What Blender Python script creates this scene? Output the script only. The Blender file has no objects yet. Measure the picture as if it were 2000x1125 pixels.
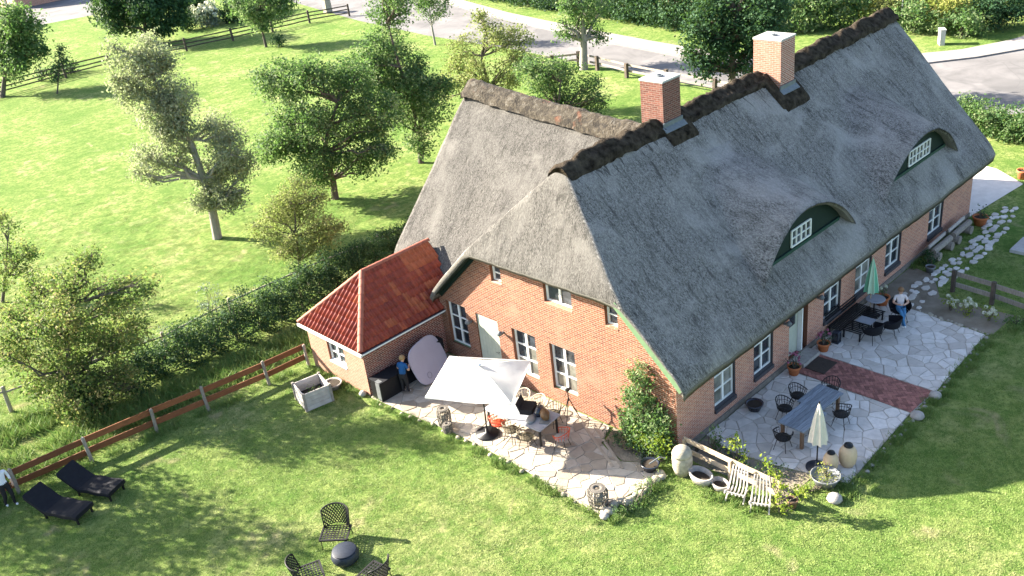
import bpy, bmesh, math, random
import numpy as np
from mathutils import Vector, Matrix
random.seed(11); rng = np.random.default_rng(11)
sc = bpy.context.scene
COL = sc.collection
R = math.radians

# ------------------------------------------------------------------ camera
cam_d = bpy.data.cameras.new('camera'); cam = bpy.data.objects.new('camera', cam_d); COL.objects.link(cam)
cam_d.sensor_width = 36; cam_d.lens = 33.445; cam_d.clip_start = 0.5; cam_d.clip_end = 900
cam.matrix_world = Matrix(((0.703781, 0.390357, -0.593561, -20.112),
                           (-0.701865, 0.252801, -0.665941, -15.480),
                           (-0.109901, 0.885276, 0.451895, 19.4906), (0, 0, 0, 1)))
sc.camera = cam
# ------------------------------------------------------------------ sky, sun, exposure
SUN_EL, SUN_AZ = 26.0, 114.0          # azimuth of the sun measured from +X towards +Y
world = bpy.data.worlds.new('World'); sc.world = world; world.use_nodes = True
wn = world.node_tree; wn.nodes.clear()
sky = wn.nodes.new('ShaderNodeTexSky'); sky.sky_type = 'NISHITA'; sky.sun_disc = False
sky.sun_elevation = R(SUN_EL); sky.sun_rotation = R(90 - SUN_AZ); sky.air_density = 0.8; sky.dust_density = 1.6; sky.ozone_density = 0.6
bg = wn.nodes.new('ShaderNodeBackground'); bg.inputs['Strength'].default_value = 0.078
wo = wn.nodes.new('ShaderNodeOutputWorld')
wn.links.new(sky.outputs[0], bg.inputs['Color']); wn.links.new(bg.outputs[0], wo.inputs['Surface'])
sun_d = bpy.data.lights.new('sun', 'SUN'); sun_d.energy = 5.0; sun_d.angle = R(0.55); sun_d.color = (1.0, 0.91, 0.77)
sun = bpy.data.objects.new('sun', sun_d); COL.objects.link(sun)
to_sun = Vector((math.cos(R(SUN_AZ)) * math.cos(R(SUN_EL)), math.sin(R(SUN_AZ)) * math.cos(R(SUN_EL)), math.sin(R(SUN_EL))))
sun.rotation_euler = to_sun.to_track_quat('Z', 'Y').to_euler(); sun.location = (-20, 40, 40)
sc.view_settings.view_transform = 'Standard'; sc.view_settings.look = 'None'
sc.view_settings.gamma = 1.0; sc.view_settings.use_curve_mapping = False
sc.view_settings.exposure = 2.65

# ------------------------------------------------------------------ mesh helpers
class MB:
    """collects shapes into one mesh"""
    def __init__(s): s.v = []; s.f = []; s.m = []; s.mi = 0
    def add(s, vs, fs):
        o = len(s.v); s.v += [tuple(p) for p in vs]
        s.f += [tuple(i + o for i in f) for f in fs]; s.m += [s.mi] * len(fs); return s
    def box(s, c, d, rz=0, M=None, taper=1.0):
        hx, hy, hz = d[0] / 2, d[1] / 2, d[2] / 2
        vs = [Vector((x * (taper if z > 0 else 1), y * (taper if z > 0 else 1), z)) for z in (-hz, hz) for x, y in ((-hx, -hy), (hx, -hy), (hx, hy), (-hx, hy))]
        if M is not None: vs = [M @ v for v in vs]
        elif rz: 
            m = Matrix.Rotation(rz, 3, 'Z'); vs = [m @ v for v in vs]
        c = Vector(c)
        return s.add([v + c for v in vs], [(3, 2, 1, 0), (4, 5, 6, 7), (0, 1, 5, 4), (1, 2, 6, 5), (2, 3, 7, 6), (3, 0, 4, 7)])
    def bar(s, a, b, w, h, up=(0, 0, 1)):
        a = Vector(a); b = Vector(b); d = (b - a); L = d.length; d.normalize(); up = Vector(up)
        x = d.cross(up); 
        if x.length < 1e-4: x = d.cross(Vector((1, 0, 0)))
        x.normalize(); z = x.cross(d)
        vs = [p + x * (sx * w / 2) + z * (sz * h / 2) for p in (a, b) for sx, sz in ((-1, -1), (1, -1), (1, 1), (-1, 1))]
        return s.add(vs, [(0, 1, 2, 3), (7, 6, 5, 4), (0, 4, 5, 1), (1, 5, 6, 2), (2, 6, 7, 3), (3, 7, 4, 0)])
    def tube(s, pts, r, n=6, caps=True):
        pts = [Vector(p) for p in pts]; rs = r if isinstance(r, (list, tuple)) else [r] * len(pts)
        rings = []; prev = None
        for i, p in enumerate(pts):
            d = (pts[min(i + 1, len(pts) - 1)] - pts[max(i - 1, 0)])
            d = d.normalized() if d.length > 1e-9 else Vector((0, 0, 1))
            if prev is None:
                x = d.orthogonal().normalized()
            else:
                x = prev - d * prev.dot(d); x = x.normalized() if x.length > 1e-6 else d.orthogonal().normalized()
            prev = x; y = d.cross(x)
            rings.append([p + (x * math.cos(2 * math.pi * k / n) + y * math.sin(2 * math.pi * k / n)) * rs[i] for k in range(n)])
        vs = [v for ring in rings for v in ring]; fs = []
        for i in range(len(pts) - 1):
            for k in range(n):
                fs.append((i * n + k, i * n + (k + 1) % n, (i + 1) * n + (k + 1) % n, (i + 1) * n + k))
        if caps:
            fs.append(tuple(range(n - 1, -1, -1))); fs.append(tuple((len(pts) - 1) * n + k for k in range(n)))
        return s.add(vs, fs)
    def lathe(s, prof, n=20, c=(0, 0, 0), close=True, sx=1, sy=1):
        c = Vector(c)
        vs = [c + Vector((r * sx * math.cos(2 * math.pi * k / n), r * sy * math.sin(2 * math.pi * k / n), z)) for r, z in prof for k in range(n)]
        fs = []
        for i in range(len(prof) - 1):
            for k in range(n):
                fs.append((i * n + k, i * n + (k + 1) % n, (i + 1) * n + (k + 1) % n, (i + 1) * n + k))
        if close:
            fs.append(tuple(range(n - 1, -1, -1))); fs.append(tuple((len(prof) - 1) * n + k for k in range(n)))
        return s.add(vs, fs)
    def prism(s, poly, z0, z1, bev=0.0):
        n = len(poly); cx = sum(p[0] for p in poly) / n; cy = sum(p[1] for p in poly) / n
        vs = [(x, y, z0) for x, y in poly]
        if bev > 0:
            vs += [(x, y, z1 - bev) for x, y in poly]
            for x, y in poly:
                d = math.hypot(x - cx, y - cy) + 1e-6; k = max(0, 1 - bev * 1.3 / d)
                vs.append((cx + (x - cx) * k, cy + (y - cy) * k, z1))
            lv = 3
        else:
            vs += [(x, y, z1) for x, y in poly]; lv = 2
        fs = [tuple(range((lv - 1) * n, lv * n)), tuple(range(n - 1, -1, -1))]
        for l in range(lv - 1):
            for k in range(n): fs.append((l * n + k, l * n + (k + 1) % n, (l + 1) * n + (k + 1) % n, (l + 1) * n + k))
        return s.add(vs, fs)
    def mesh(s, name, mats, smooth=False):
        me = bpy.data.meshes.new(name); me.from_pydata(s.v, [], s.f)
        for m in (mats if isinstance(mats, (list, tuple)) else [mats]): me.materials.append(m)
        if len(me.polygons):
            if isinstance(mats, (list, tuple)) and len(mats) > 1: me.polygons.foreach_set('material_index', s.m)
            me.polygons.foreach_set('use_smooth', [smooth] * len(me.polygons))
        me.update(); return me
    def build(s, name, mats, parent=None, smooth=False, loc=None, rz=0):
        return obj(name, s.mesh(name, mats, smooth), parent, loc, rz)
def obj(name, me, parent=None, loc=None, rz=0):
    o = bpy.data.objects.new(name, me); COL.objects.link(o)
    if parent: o.parent = parent
    if loc is not None: o.location = loc
    if rz: o.rotation_euler = (0, 0, rz)
    return o
def tag(o, label=None, cat=None, group=None, kind=None):
    if label: o['label'] = label
    if cat: o['category'] = cat
    if group: o['group'] = group
    if kind: o['kind'] = kind
    return o
def thing(name, label, cat, loc=(0, 0, 0), rz=0, group=None):
    o = bpy.data.objects.new(name, None); o.empty_display_size = 0.3; COL.objects.link(o)
    o.location = loc; o.rotation_euler = (0, 0, rz); return tag(o, label, cat, group)
def struct(name, mb, mats, smooth=False, parent=None):
    o = mb.build(name, mats, parent, smooth)
    if parent is None: o['kind'] = 'structure'
    return o
def dup(root, loc, rz, label=None):
    kids = {}
    for o in CHILDREN.get(root.name, list(root.children)): kids[o] = list(o.children)
    r = root.copy(); COL.objects.link(r); r.location = loc; r.rotation_euler = (0, 0, rz)
    if label: r['label'] = label
    for ch, gs in kids.items():
        c = ch.copy(); COL.objects.link(c); c.parent = r
        for g in gs:
            d = g.copy(); COL.objects.link(d); d.parent = c
    return r
CHILDREN = {}
def vnoise(x, y, s=1.0, seed=0):
    """smooth value noise, numpy arrays"""
    x = np.asarray(x) * s + seed * 17.3; y = np.asarray(y) * s + seed * 9.1
    xi = np.floor(x); yi = np.floor(y); fx = x - xi; fy = y - yi
    fx = fx * fx * (3 - 2 * fx); fy = fy * fy * (3 - 2 * fy)
    h = lambda a, b: np.modf(np.abs(np.sin(a * 127.1 + b * 311.7) * 43758.5453))[0]
    return (h(xi, yi) * (1 - fx) + h(xi + 1, yi) * fx) * (1 - fy) + (h(xi, yi + 1) * (1 - fx) + h(xi + 1, yi + 1) * fx) * fy

# ------------------------------------------------------------------ materials
def newmat(name):
    m = bpy.data.materials.new(name); m.use_nodes = True; nt = m.node_tree
    return m, nt, nt.nodes['Principled BSDF']
def nd(nt, t, **kw):
    n = nt.nodes.new(t)
    for k, v in kw.items(): setattr(n, k, v)
    return n
def ramp(nt, fac, stops):
    r = nd(nt, 'ShaderNodeValToRGB'); e = r.color_ramp.elements
    while len(e) < len(stops): e.new(0.5)
    for i, (p, c) in enumerate(stops): e[i].position = p; e[i].color = (*c, 1) if len(c) == 3 else c
    nt.links.new(fac, r.inputs['Fac']); return r.outputs['Color']
def noise(nt, vec, scale, detail=4, rough=0.55, dist=0.0):
    n = nd(nt, 'ShaderNodeTexNoise'); n.inputs['Scale'].default_value = scale; n.inputs['Detail'].default_value = detail
    n.inputs['Roughness'].default_value = rough; n.inputs['Distortion'].default_value = dist
    if vec is not None: nt.links.new(vec, n.inputs['Vector'])
    return n.outputs['Fac']
def mapping(nt, vec, scale=(1, 1, 1), rot=(0, 0, 0), loc=(0, 0, 0)):
    n = nd(nt, 'ShaderNodeMapping'); n.inputs['Scale'].default_value = scale; n.inputs['Rotation'].default_value = rot; n.inputs['Location'].default_value = loc
    nt.links.new(vec, n.inputs['Vector']); return n.outputs['Vector']
def mixc(nt, fac, a, b, mode='MIX'):
    n = nd(nt, 'ShaderNodeMix', data_type='RGBA', blend_type=mode)
    for k, v in (('Factor', fac), ('A', a), ('B', b)):
        i = [q for q in n.inputs if q.name == k and (q.type == 'RGBA' if k != 'Factor' else q.type == 'VALUE')][0]
        if isinstance(v, (tuple, list)): i.default_value = (*v, 1) if len(v) == 3 else v
        elif isinstance(v, (int, float)): i.default_value = v
        else: nt.links.new(v, i)
    return [q for q in n.outputs if q.type == 'RGBA'][0]
def bump(nt, bsdf, h, strength=0.3, dist=0.02):
    b = nd(nt, 'ShaderNodeBump'); b.inputs['Strength'].default_value = strength; b.inputs['Distance'].default_value = dist
    nt.links.new(h, b.inputs['Height']); nt.links.new(b.outputs[0], bsdf.inputs['Normal'])
def pos(nt): return nd(nt, 'ShaderNodeNewGeometry').outputs['Position']
def objc(nt): return nd(nt, 'ShaderNodeTexCoord').outputs['Object']
def objrand(nt): return nd(nt, 'ShaderNodeObjectInfo').outputs['Random']
def pm(name, c1, c2=None, scale=6, rough=0.75, bmp=0.0, stretch=(1, 1, 1), spec=0.3, metal=0.0, rand=0.0, coord='obj', bscale=None, bd=0.02):
    """two-tone noisy principled material"""
    m, nt, b = newmat(name); b.inputs['Roughness'].default_value = rough; b.inputs['Specular IOR Level'].default_value = spec; b.inputs['Metallic'].default_value = metal
    v = mapping(nt, objc(nt) if coord == 'obj' else pos(nt), stretch)
    f = noise(nt, v, scale)
    col = ramp(nt, f, [(0.3, c1), (0.7, c2 or tuple(x * 0.75 for x in c1))])
    if rand:
        hv = nd(nt, 'ShaderNodeHueSaturation'); mr = nd(nt, 'ShaderNodeMapRange'); mr.inputs['To Min'].default_value = 1 - rand; mr.inputs['To Max'].default_value = 1 + rand
        nt.links.new(objrand(nt), mr.inputs['Value']); nt.links.new(mr.outputs[0], hv.inputs['Value']); nt.links.new(col, hv.inputs['Color']); col = hv.outputs[0]
    nt.links.new(col, b.inputs['Base Color'])
    if bmp: bump(nt, b, noise(nt, v, bscale or scale * 3, 5), bmp, bd)
    return m
def brick_mat(name, ax, c1, c2, mortar, patch=(0.5, 0.4, 0.3), bw=0.25, bh=0.077, wear=0.35):
    m, nt, b = newmat(name); b.inputs['Roughness'].default_value = 0.9; b.inputs['Specular IOR Level'].default_value = 0.15
    p = pos(nt); sp = nd(nt, 'ShaderNodeSeparateXYZ'); nt.links.new(p, sp.inputs[0]); cb = nd(nt, 'ShaderNodeCombineXYZ')
    nt.links.new(sp.outputs[ax], cb.inputs[0]); nt.links.new(sp.outputs[2], cb.inputs[1])
    t = nd(nt, 'ShaderNodeTexBrick'); nt.links.new(cb.outputs[0], t.inputs['Vector'])
    t.inputs['Scale'].default_value = 1; t.inputs['Brick Width'].default_value = bw; t.inputs['Row Height'].default_value = bh
    t.inputs['Mortar Size'].default_value = 0.013; t.inputs['Mortar Smooth'].default_value = 0.2; t.inputs['Bias'].default_value = 0.0
    t.inputs['Color1'].default_value = (*c1, 1); t.inputs['Color2'].default_value = (*c2, 1); t.inputs['Mortar'].default_value = (*mortar, 1)
    n1 = noise(nt, p, 0.9, 5, 0.6, 0.4); n2 = noise(nt, p, 9, 4)
    c = mixc(nt, n2, t.outputs['Color'], tuple(x * 0.8 for x in c1), 'MIX')
    c = mixc(nt, ramp(nt, n2, [(0.45, (0, 0, 0)), (0.8, (0.5, 0.5, 0.5))]), t.outputs['Color'], tuple(x * 0.65 for x in c2))
    c = mixc(nt, ramp(nt, n1, [(0.52, (0, 0, 0)), (0.72, (wear, wear, wear))]), c, patch)
    nt.links.new(c, b.inputs['Base Color']); bump(nt, b, t.outputs['Fac'], -0.55, 0.012); return m
def thatch_mat(name, scale_vec, base, dark, light, moss=0.25, stains=False):
    m, nt, b = newmat(name); b.inputs['Roughness'].default_value = 0.95; b.inputs['Specular IOR Level'].default_value = 0.1
    p = pos(nt)
    fib = noise(nt, mapping(nt, p, scale_vec), 1.0, 6, 0.7, 0.6)
    fine = noise(nt, mapping(nt, p, tuple(v * .75 + 8 for v in scale_vec)), 1.0, 5, 0.72)
    big = noise(nt, p, 0.45, 4, 0.6, 0.8)
    streak = noise(nt, mapping(nt, p, tuple(v * 0.13 for v in scale_vec)), 1.0, 6, 0.72, 0.7)
    c = ramp(nt, fib, [(0.30, dark), (0.47, base), (0.68, light)])
    c = mixc(nt, ramp(nt, fine, [(0.40, (0.85, 0.85, 0.85)), (0.53, (0, 0, 0))]), c, tuple(x * 0.5 for x in dark))
    c = mixc(nt, ramp(nt, streak, [(0.50, (0, 0, 0)), (0.68, (moss, moss, moss))]), c, tuple(x * 0.6 for x in dark))
    c = mixc(nt, ramp(nt, big, [(0.46, (0, 0, 0)), (0.66, (0.55, 0.55, 0.55))]), c, light)
    if stains:                                            # soot-dark moss runs below the ridge
        sp_ = nd(nt, 'ShaderNodeSeparateXYZ'); nt.links.new(p, sp_.inputs[0]); mr = nd(nt, 'ShaderNodeMapRange'); mr.inputs['From Min'].default_value = 6.9; mr.inputs['From Max'].default_value = 8.6; mr.inputs['To Min'].default_value = -.10; mr.inputs['To Max'].default_value = .12
        nt.links.new(sp_.outputs[2], mr.inputs['Value']); ad = nd(nt, 'ShaderNodeMath', operation='ADD'); nt.links.new(noise(nt, mapping(nt, p, (5.5, 1.4, 1.4)), 1.0, 5, .7, .4), ad.inputs[0]); nt.links.new(mr.outputs[0], ad.inputs[1])
        c = mixc(nt, ramp(nt, ad.outputs[0], [(0.60, (0, 0, 0)), (0.70, (0.8, 0.8, 0.8))]), c, (0.035, 0.032, 0.028))
    nt.links.new(c, b.inputs['Base Color'])
    mx = nd(nt, 'ShaderNodeMath', operation='ADD'); nt.links.new(fib, mx.inputs[0]); nt.links.new(fine, mx.inputs[1])
    bump(nt, b, mx.outputs[0], 0.9, 0.05); return m
def leaf_mat(name, c1, c2, trans=0.35, c3=None):
    m = bpy.data.materials.new(name); m.use_nodes = True; nt = m.node_tree; b = nt.nodes['Principled BSDF']; out = nt.nodes['Material Output']
    at = nd(nt, 'ShaderNodeAttribute'); at.attribute_name = 'tint'
    col = ramp(nt, at.outputs['Fac'], [(0.0, c1), (0.55, c2), (1.0, c3 or tuple(min(1, x * 1.4) for x in c2))])
    nt.links.new(col, b.inputs['Base Color']); b.inputs['Roughness'].default_value = 0.65; b.inputs['Specular IOR Level'].default_value = 0.15
    tr = nd(nt, 'ShaderNodeBsdfTranslucent'); tc = mixc(nt, 0.4, col, (0.14, 0.26, 0.03)); nt.links.new(tc, tr.inputs['Color'])
    mx = nd(nt, 'ShaderNodeMixShader'); mx.inputs[0].default_value = trans
    nt.links.new(b.outputs[0], mx.inputs[1]); nt.links.new(tr.outputs[0], mx.inputs[2]); nt.links.new(mx.outputs[0], out.inputs['Surface']); return m
def glass_mat(name, tint=(0.02, 0.025, 0.03)):
    m, nt, b = newmat(name); b.inputs['Roughness'].default_value = 0.08; b.inputs['Specular IOR Level'].default_value = 0.9
    c = ramp(nt, noise(nt, pos(nt), 1.6, 3), [(0.4, tint), (0.7, tuple(x * 2.6 + 0.01 for x in tint))]); nt.links.new(c, b.inputs['Base Color']); return m

M = {}
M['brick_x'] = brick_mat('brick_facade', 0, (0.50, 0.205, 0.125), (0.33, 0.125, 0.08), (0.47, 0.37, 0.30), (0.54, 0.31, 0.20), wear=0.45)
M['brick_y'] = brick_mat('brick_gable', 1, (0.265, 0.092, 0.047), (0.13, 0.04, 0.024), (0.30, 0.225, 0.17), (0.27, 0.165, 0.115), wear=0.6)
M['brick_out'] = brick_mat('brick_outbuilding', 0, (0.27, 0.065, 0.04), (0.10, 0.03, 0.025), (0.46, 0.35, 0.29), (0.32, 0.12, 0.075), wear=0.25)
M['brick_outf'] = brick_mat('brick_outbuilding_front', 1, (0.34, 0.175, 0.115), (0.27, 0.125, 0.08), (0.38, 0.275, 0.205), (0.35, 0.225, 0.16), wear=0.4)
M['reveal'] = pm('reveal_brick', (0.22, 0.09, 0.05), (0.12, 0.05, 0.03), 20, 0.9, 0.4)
M['thatch_y'] = thatch_mat('thatch_main', (40, 8, 8), (0.255, 0.241, 0.222), (0.07, 0.066, 0.061), (0.40, 0.38, 0.354), 0.8, True)
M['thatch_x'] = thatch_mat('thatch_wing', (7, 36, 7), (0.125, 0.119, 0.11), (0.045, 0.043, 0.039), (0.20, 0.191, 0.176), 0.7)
M['thatch_edge'] = pm('thatch_edge', (0.19, 0.178, 0.155), (0.085, 0.08, 0.07), 25, 0.95, 0.6, coord='pos')
M['ridge_dark'] = pm('ridge_heather', (0.010, 0.008, 0.006), (0.075, 0.060, 0.044), 4, 1.0, 1.0, spec=0.05, coord='pos', bscale=16, bd=0.08)
def ridge2():
    m, nt, b = newmat('ridge_mossy'); b.inputs['Roughness'].default_value = 1; p = pos(nt)
    c = ramp(nt, noise(nt, p, 3.5, 5, 0.7, 0.6), [(0.38, (0.012, 0.009, 0.006)), (0.54, (0.050, 0.040, 0.026)), (0.70, (0.12, 0.112, 0.095))])
    c = mixc(nt, ramp(nt, noise(nt, p, 1.1, 3), [(0.6, (0, 0, 0)), (0.68, (0.5, 0.5, 0.5))]), c, (0.17, 0.055, 0.025))
    nt.links.new(c, b.inputs['Base Color']); bump(nt, b, noise(nt, p, 14, 5), 1.0, 0.07); return m
M['ridge_moss'] = ridge2()
M['green_paint'] = pm('green_paint', (0.115, 0.185, 0.10), (0.09, 0.15, 0.08), 5, 0.55)
M['dark_shaded_green'] = pm('dark_shaded_green_boards', (0.004, 0.015, 0.011), (0.006, 0.02, 0.014), 5, 0.8)  # dark green, taken lower to put recess and overhang shade into it
M['white_paint'] = pm('white_paint', (0.78, 0.78, 0.75), (0.70, 0.70, 0.67), 8, 0.5)
M['sage'] = pm('sage_door_boards', (0.42, 0.44, 0.36), (0.36, 0.38, 0.31), 6, 0.6)
M['charcoal'] = pm('charcoal_sill', (0.045, 0.043, 0.05), (0.065, 0.06, 0.062), 9, 0.7)
M['glass'] = glass_mat('window_glass'); M['glass_curtain'] = glass_mat('glass_with_curtain', (0.10, 0.10, 0.085))
M['concrete'] = pm('chimney_cap', (0.46, 0.45, 0.43), (0.36, 0.35, 0.33), 9, 0.9, 0.3)
M['lead'] = pm('lead_flashing', (0.10, 0.115, 0.125), (0.15, 0.165, 0.175), 8, 0.5)
M['brick_ch1'] = brick_mat('brick_chimney_dark', 0, (0.20, 0.07, 0.05), (0.10, 0.036, 0.028), (0.22, 0.165, 0.14), (0.22, 0.10, 0.075), wear=0.3)
M['brick_ch1y'] = brick_mat('brick_chimney_left', 1, (0.16, 0.058, 0.042), (0.09, 0.034, 0.026), (0.17, 0.125, 0.105), (0.19, 0.115, 0.09), wear=0.6)
M['brick_ch2'] = brick_mat('brick_chimney_red', 0, (0.34, 0.10, 0.06), (0.23, 0.07, 0.045), (0.55, 0.48, 0.42), (0.4, 0.2, 0.14), wear=0.2)
M['brick_ch2y'] = brick_mat('brick_chimney_pale', 1, (0.30, 0.14, 0.095), (0.24, 0.10, 0.065), (0.34, 0.25, 0.205), (0.32, 0.21, 0.16), wear=0.5)
M['plinth'] = pm('grey_plinth', (0.22, 0.19, 0.16), (0.14, 0.125, 0.105), 7, 0.95, 0.3)

# ------------------------------------------------------------------ ground
def lawn_mat():
    m, nt, b = newmat('lawn'); b.inputs['Roughness'].default_value = 1.0; b.inputs['Specular IOR Level'].default_value = 0.05; p = pos(nt)
    c = ramp(nt, noise(nt, p, 0.22, 6, 0.6, 0.5), [(0.34, (0.15, 0.23, 0.055)), (0.52, (0.245, 0.30, 0.09)), (0.70, (0.36, 0.365, 0.16))])
    c = mixc(nt, ramp(nt, noise(nt, p, 5.5, 5, 0.7), [(0.36, (0.8, 0.8, 0.8)), (0.6, (0, 0, 0))]), c, (0.05, 0.10, 0.02))
    c = mixc(nt, ramp(nt, noise(nt, p, 0.55, 3, 0.5, 1.0), [(0.61, (0, 0, 0)), (0.72, (0.7, 0.7, 0.7))]), c, (0.33, 0.29, 0.16))
    c = mixc(nt, ramp(nt, noise(nt, p, 1.7, 5, 0.7, .3), [(0.40, (0.75, 0.75, 0.75)), (0.58, (0, 0, 0))]), c, (0.075, 0.145, 0.028))
    nt.links.new(c, b.inputs['Base Color']); bump(nt, b, noise(nt, p, 13, 6, 0.75), 0.9, 0.10); return m
M['lawn'] = lawn_mat()
g = MB(); N = 60
for i in range(N + 1):
    for j in range(N + 1): g.v.append((-220 + i * 500 / N, -160 + j * 500 / N, 0))
for i in range(N):
    for j in range(N): g.f.append((i * (N + 1) + j, (i + 1) * (N + 1) + j, (i + 1) * (N + 1) + j + 1, i * (N + 1) + j + 1)); g.m.append(0)
struct('ground', g, M['lawn'])
def sheet(name, poly, z, mat):
    mb = MB(); mb.add([(x, y, z) for x, y in poly], [tuple(range(len(poly)))]); return struct(name, mb, mat)
def ribbon(name, left, right, z, mat, z2=None):
    mb = MB(); n = len(left); mb.add([(x, y, z) for x, y in left] + [(x, y, z if z2 is None else z2) for x, y in right], [(i, i + 1, n + i + 1, n + i) for i in range(n - 1)])
    return struct(name, mb, mat)
# ------------------------------------------------------------------ the farmhouse
house = thing('thatched_farmhouse', 'long brick farmhouse with steep grey thatched roof and two chimneys', 'house')
def solid_sheet(name, X, Y, Ztop, thick, mats, parent, midx=None, inset=0.05, smooth=True, edge=1, vthick=None):
    """closed slab from a height grid, rounded rim"""
    nu, nv = X.shape; mb = MB()
    idx = np.arange(nu * nv).reshape(nu, nv)
    cx = X.mean(); cy = Y.mean()
    V = np.stack([X, Y, Ztop], -1).reshape(-1, 3)
    Bx = X.copy(); By = Y.copy()
    Bx[0] += inset; Bx[-1] -= inset; By[:, 0] += inset; By[:, -1] -= inset
    TH = np.full(X.shape, thick); TH[0] = vthick if vthick else thick
    W = np.stack([Bx, By, Ztop - TH], -1).reshape(-1, 3)
    mb.v = [tuple(map(float, p)) for p in np.concatenate([V, W])]; o = nu * nv
    for i in range(nu - 1):
        for j in range(nv - 1):
            a, b, c, d = int(idx[i, j]), int(idx[i + 1, j]), int(idx[i + 1, j + 1]), int(idx[i, j + 1])
            mb.f.append((a, b, c, d)); mb.m.append(int(midx[i, j]) if midx is not None else 0)
            mb.f.append((d + o, c + o, b + o, a + o)); mb.m.append(edge)
    def rim(seq):
        for a, b in zip(seq[:-1], seq[1:]):
            mb.f.append((int(b), int(a), int(a) + o, int(b) + o)); mb.m.append(edge)
    rim(idx[:, 0]); rim(idx[::-1, -1]); rim(idx[0, ::-1]); rim(idx[-1, :])
    ob = mb.build(name, mats, parent, smooth); return ob
def Hprof(y): return np.minimum(8.75 - .933 * (5.4 - y), 8.75 - .95 * (y - 5.4))
def Hmain(x, y, k=0.09):
    a = 8.75 - .933 * (5.4 - y); b = 8.75 - .95 * (y - 5.4); c = 5.35 + (x + .45) * 1.9
    z = -k * np.log(np.exp(-(a - 6) / k) + np.exp(-(b - 6) / k) + np.exp(-(np.minimum(c, 14) - 6) / k)) + 6
    d = np.minimum(np.minimum(y + .65, 11.45 - y), 9); z = z - .16 * np.clip(1 - d / .4, 0, 1) ** 2
    dx = x + .45; z = z - .10 * np.clip(1 - dx / .22, 0, 1) ** 2
    z = z + .07 * (vnoise(x, y, .5, 1) - .5) + .05 * (vnoise(x, y, 1.7, 2) - .5) + .025 * (vnoise(x, y, 5.0, 3) - .5)
    return z
nu, nv = 240, 110
yy = np.linspace(-.65, 11.45, nv); uu = np.concatenate([np.linspace(0, .1, 40)[:-1], np.linspace(.1, 1, nu - 39)])
U, Yg = np.meshgrid(uu, yy, indexing='ij')
Xe = 23.2 + (Hprof(Yg) - 3.1) * .23
Xg = -.45 + U * (Xe + .45)
Zg = Hmain(Xg, Yg)
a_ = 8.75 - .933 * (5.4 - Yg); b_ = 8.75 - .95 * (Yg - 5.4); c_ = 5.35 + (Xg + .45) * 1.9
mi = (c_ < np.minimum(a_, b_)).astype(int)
roof = solid_sheet('roof', Xg, Yg, Zg, .30, [M['thatch_y'], M['thatch_x'], M['thatch_edge']], house, mi, edge=2, vthick=.15)
tag(roof, 'steep grey thatch with a half hip over the lit gable')

def Hwing(x, y):
    zr = 8.25 + (y - 7) * .08; s = (zr - 3.05) / 5.65
    z = zr - s * np.sqrt((x - 6.5) ** 2 + .06)
    z = z - .16 * np.clip(1 - (x - .85) / .4, 0, 1) ** 2
    return z + .08 * (vnoise(x, y, .6, 5) - .5) + .05 * (vnoise(x, y, 1.9, 6) - .5) + .02 * (vnoise(x, y, 5, 7) - .5)
xx = np.linspace(.85, 12.15, 90); vv = np.linspace(0, 1, 70)
XX, VV = np.meshgrid(xx, vv, indexing='ij'); YE = 15.35 + (5.6 - np.abs(XX - 6.5)) * .03
YY = 5.6 + VV * (YE - 5.6)
wing = solid_sheet('wing_roof', XX, YY, Hwing(XX, YY), .32, [M['thatch_x'], M['thatch_edge']], house, edge=1)
tag(wing, 'paler thatch of the cross wing with a mossy brown ridge')

def ridge_cap(name, P, half, mat, parent, lift=.10, lump=.15, seed=0, s=0.93):
    """thick mossy roll along a ridge polyline"""
    P = [Vector(p) for p in P]; pts = []
    for a, b in zip(P[:-1], P[1:]):
        n = max(2, int((b - a).length / .14))
        for k in range(n): pts.append(a.lerp(b, k / n))
    pts.append(P[-1]); d = (P[-1] - P[0]); d.z = 0; d.normalize(); side = Vector((-d.y, d.x, 0)); nc = 15; mb = MB()
    for i, p in enumerate(pts):
        end = min(i, len(pts) - 1 - i)
        for j in range(nc):
            t = -1 + 2 * j / (nc - 1); q = p + side * (t * half)
            prof = math.sqrt(t * t + .05) - math.sqrt(.05)
            z = p.z + lift - prof * half * s
            n1 = float(vnoise(q.x * 1.0, q.y * 1.0 + i * 0.001, 2.6, seed)) - .5; n2 = float(vnoise(q.x, q.y, 7.0, seed + 3)) - .5
            z += lump * (n1 * 1.3 + n2 * .8) - (0.07 if end == 0 else 0.0)
            if j in (0, nc - 1): z -= .16; q = q + side * (0.03 * n2)
            if j in (1, nc - 2): q = q + side * (t * .05)
            mb.v.append((q.x, q.y, z))
    for i in range(len(pts) - 1):
        for j in range(nc - 1): mb.f.append((i * nc + j, i * nc + j + 1, (i + 1) * nc + j + 1, (i + 1) * nc + j)); mb.m.append(0)
    mb.f.append(tuple(range(nc))); mb.m.append(0); mb.f.append(tuple((len(pts) - 1) * nc + j for j in range(nc - 1, -1, -1))); mb.m.append(0)
    return mb.build(name, mat, parent, True)
tag(ridge_cap('ridge_cap', [(1.2, 5.4, 8.62), (3.5, 5.4, 8.72), (6.5, 5.4, 8.66)], .56, M['ridge_dark'], roof, seed=1), 'black heather ridge roll over the near hip')
ridge_cap('ridge_cap', [(7.35, 5.4, 8.68), (10.5, 5.4, 8.70), (13.4, 5.4, 8.68)], .54, M['ridge_dark'], roof, seed=2)
ridge_cap('ridge_cap', [(14.5, 5.4, 8.70), (19, 5.4, 8.75), (24.5, 5.4, 8.86)], .54, M['ridge_dark'], roof, seed=3)
ridge_cap('ridge_cap', [(6.5, 5.9, 8.32), (6.5, 7.6, 8.36), (6.5, 11, 8.62), (6.5, 15.5, 9.02)], .62, M['ridge_moss'], wing, lift=.12, lump=.09, seed=4, s=.9)
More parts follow.
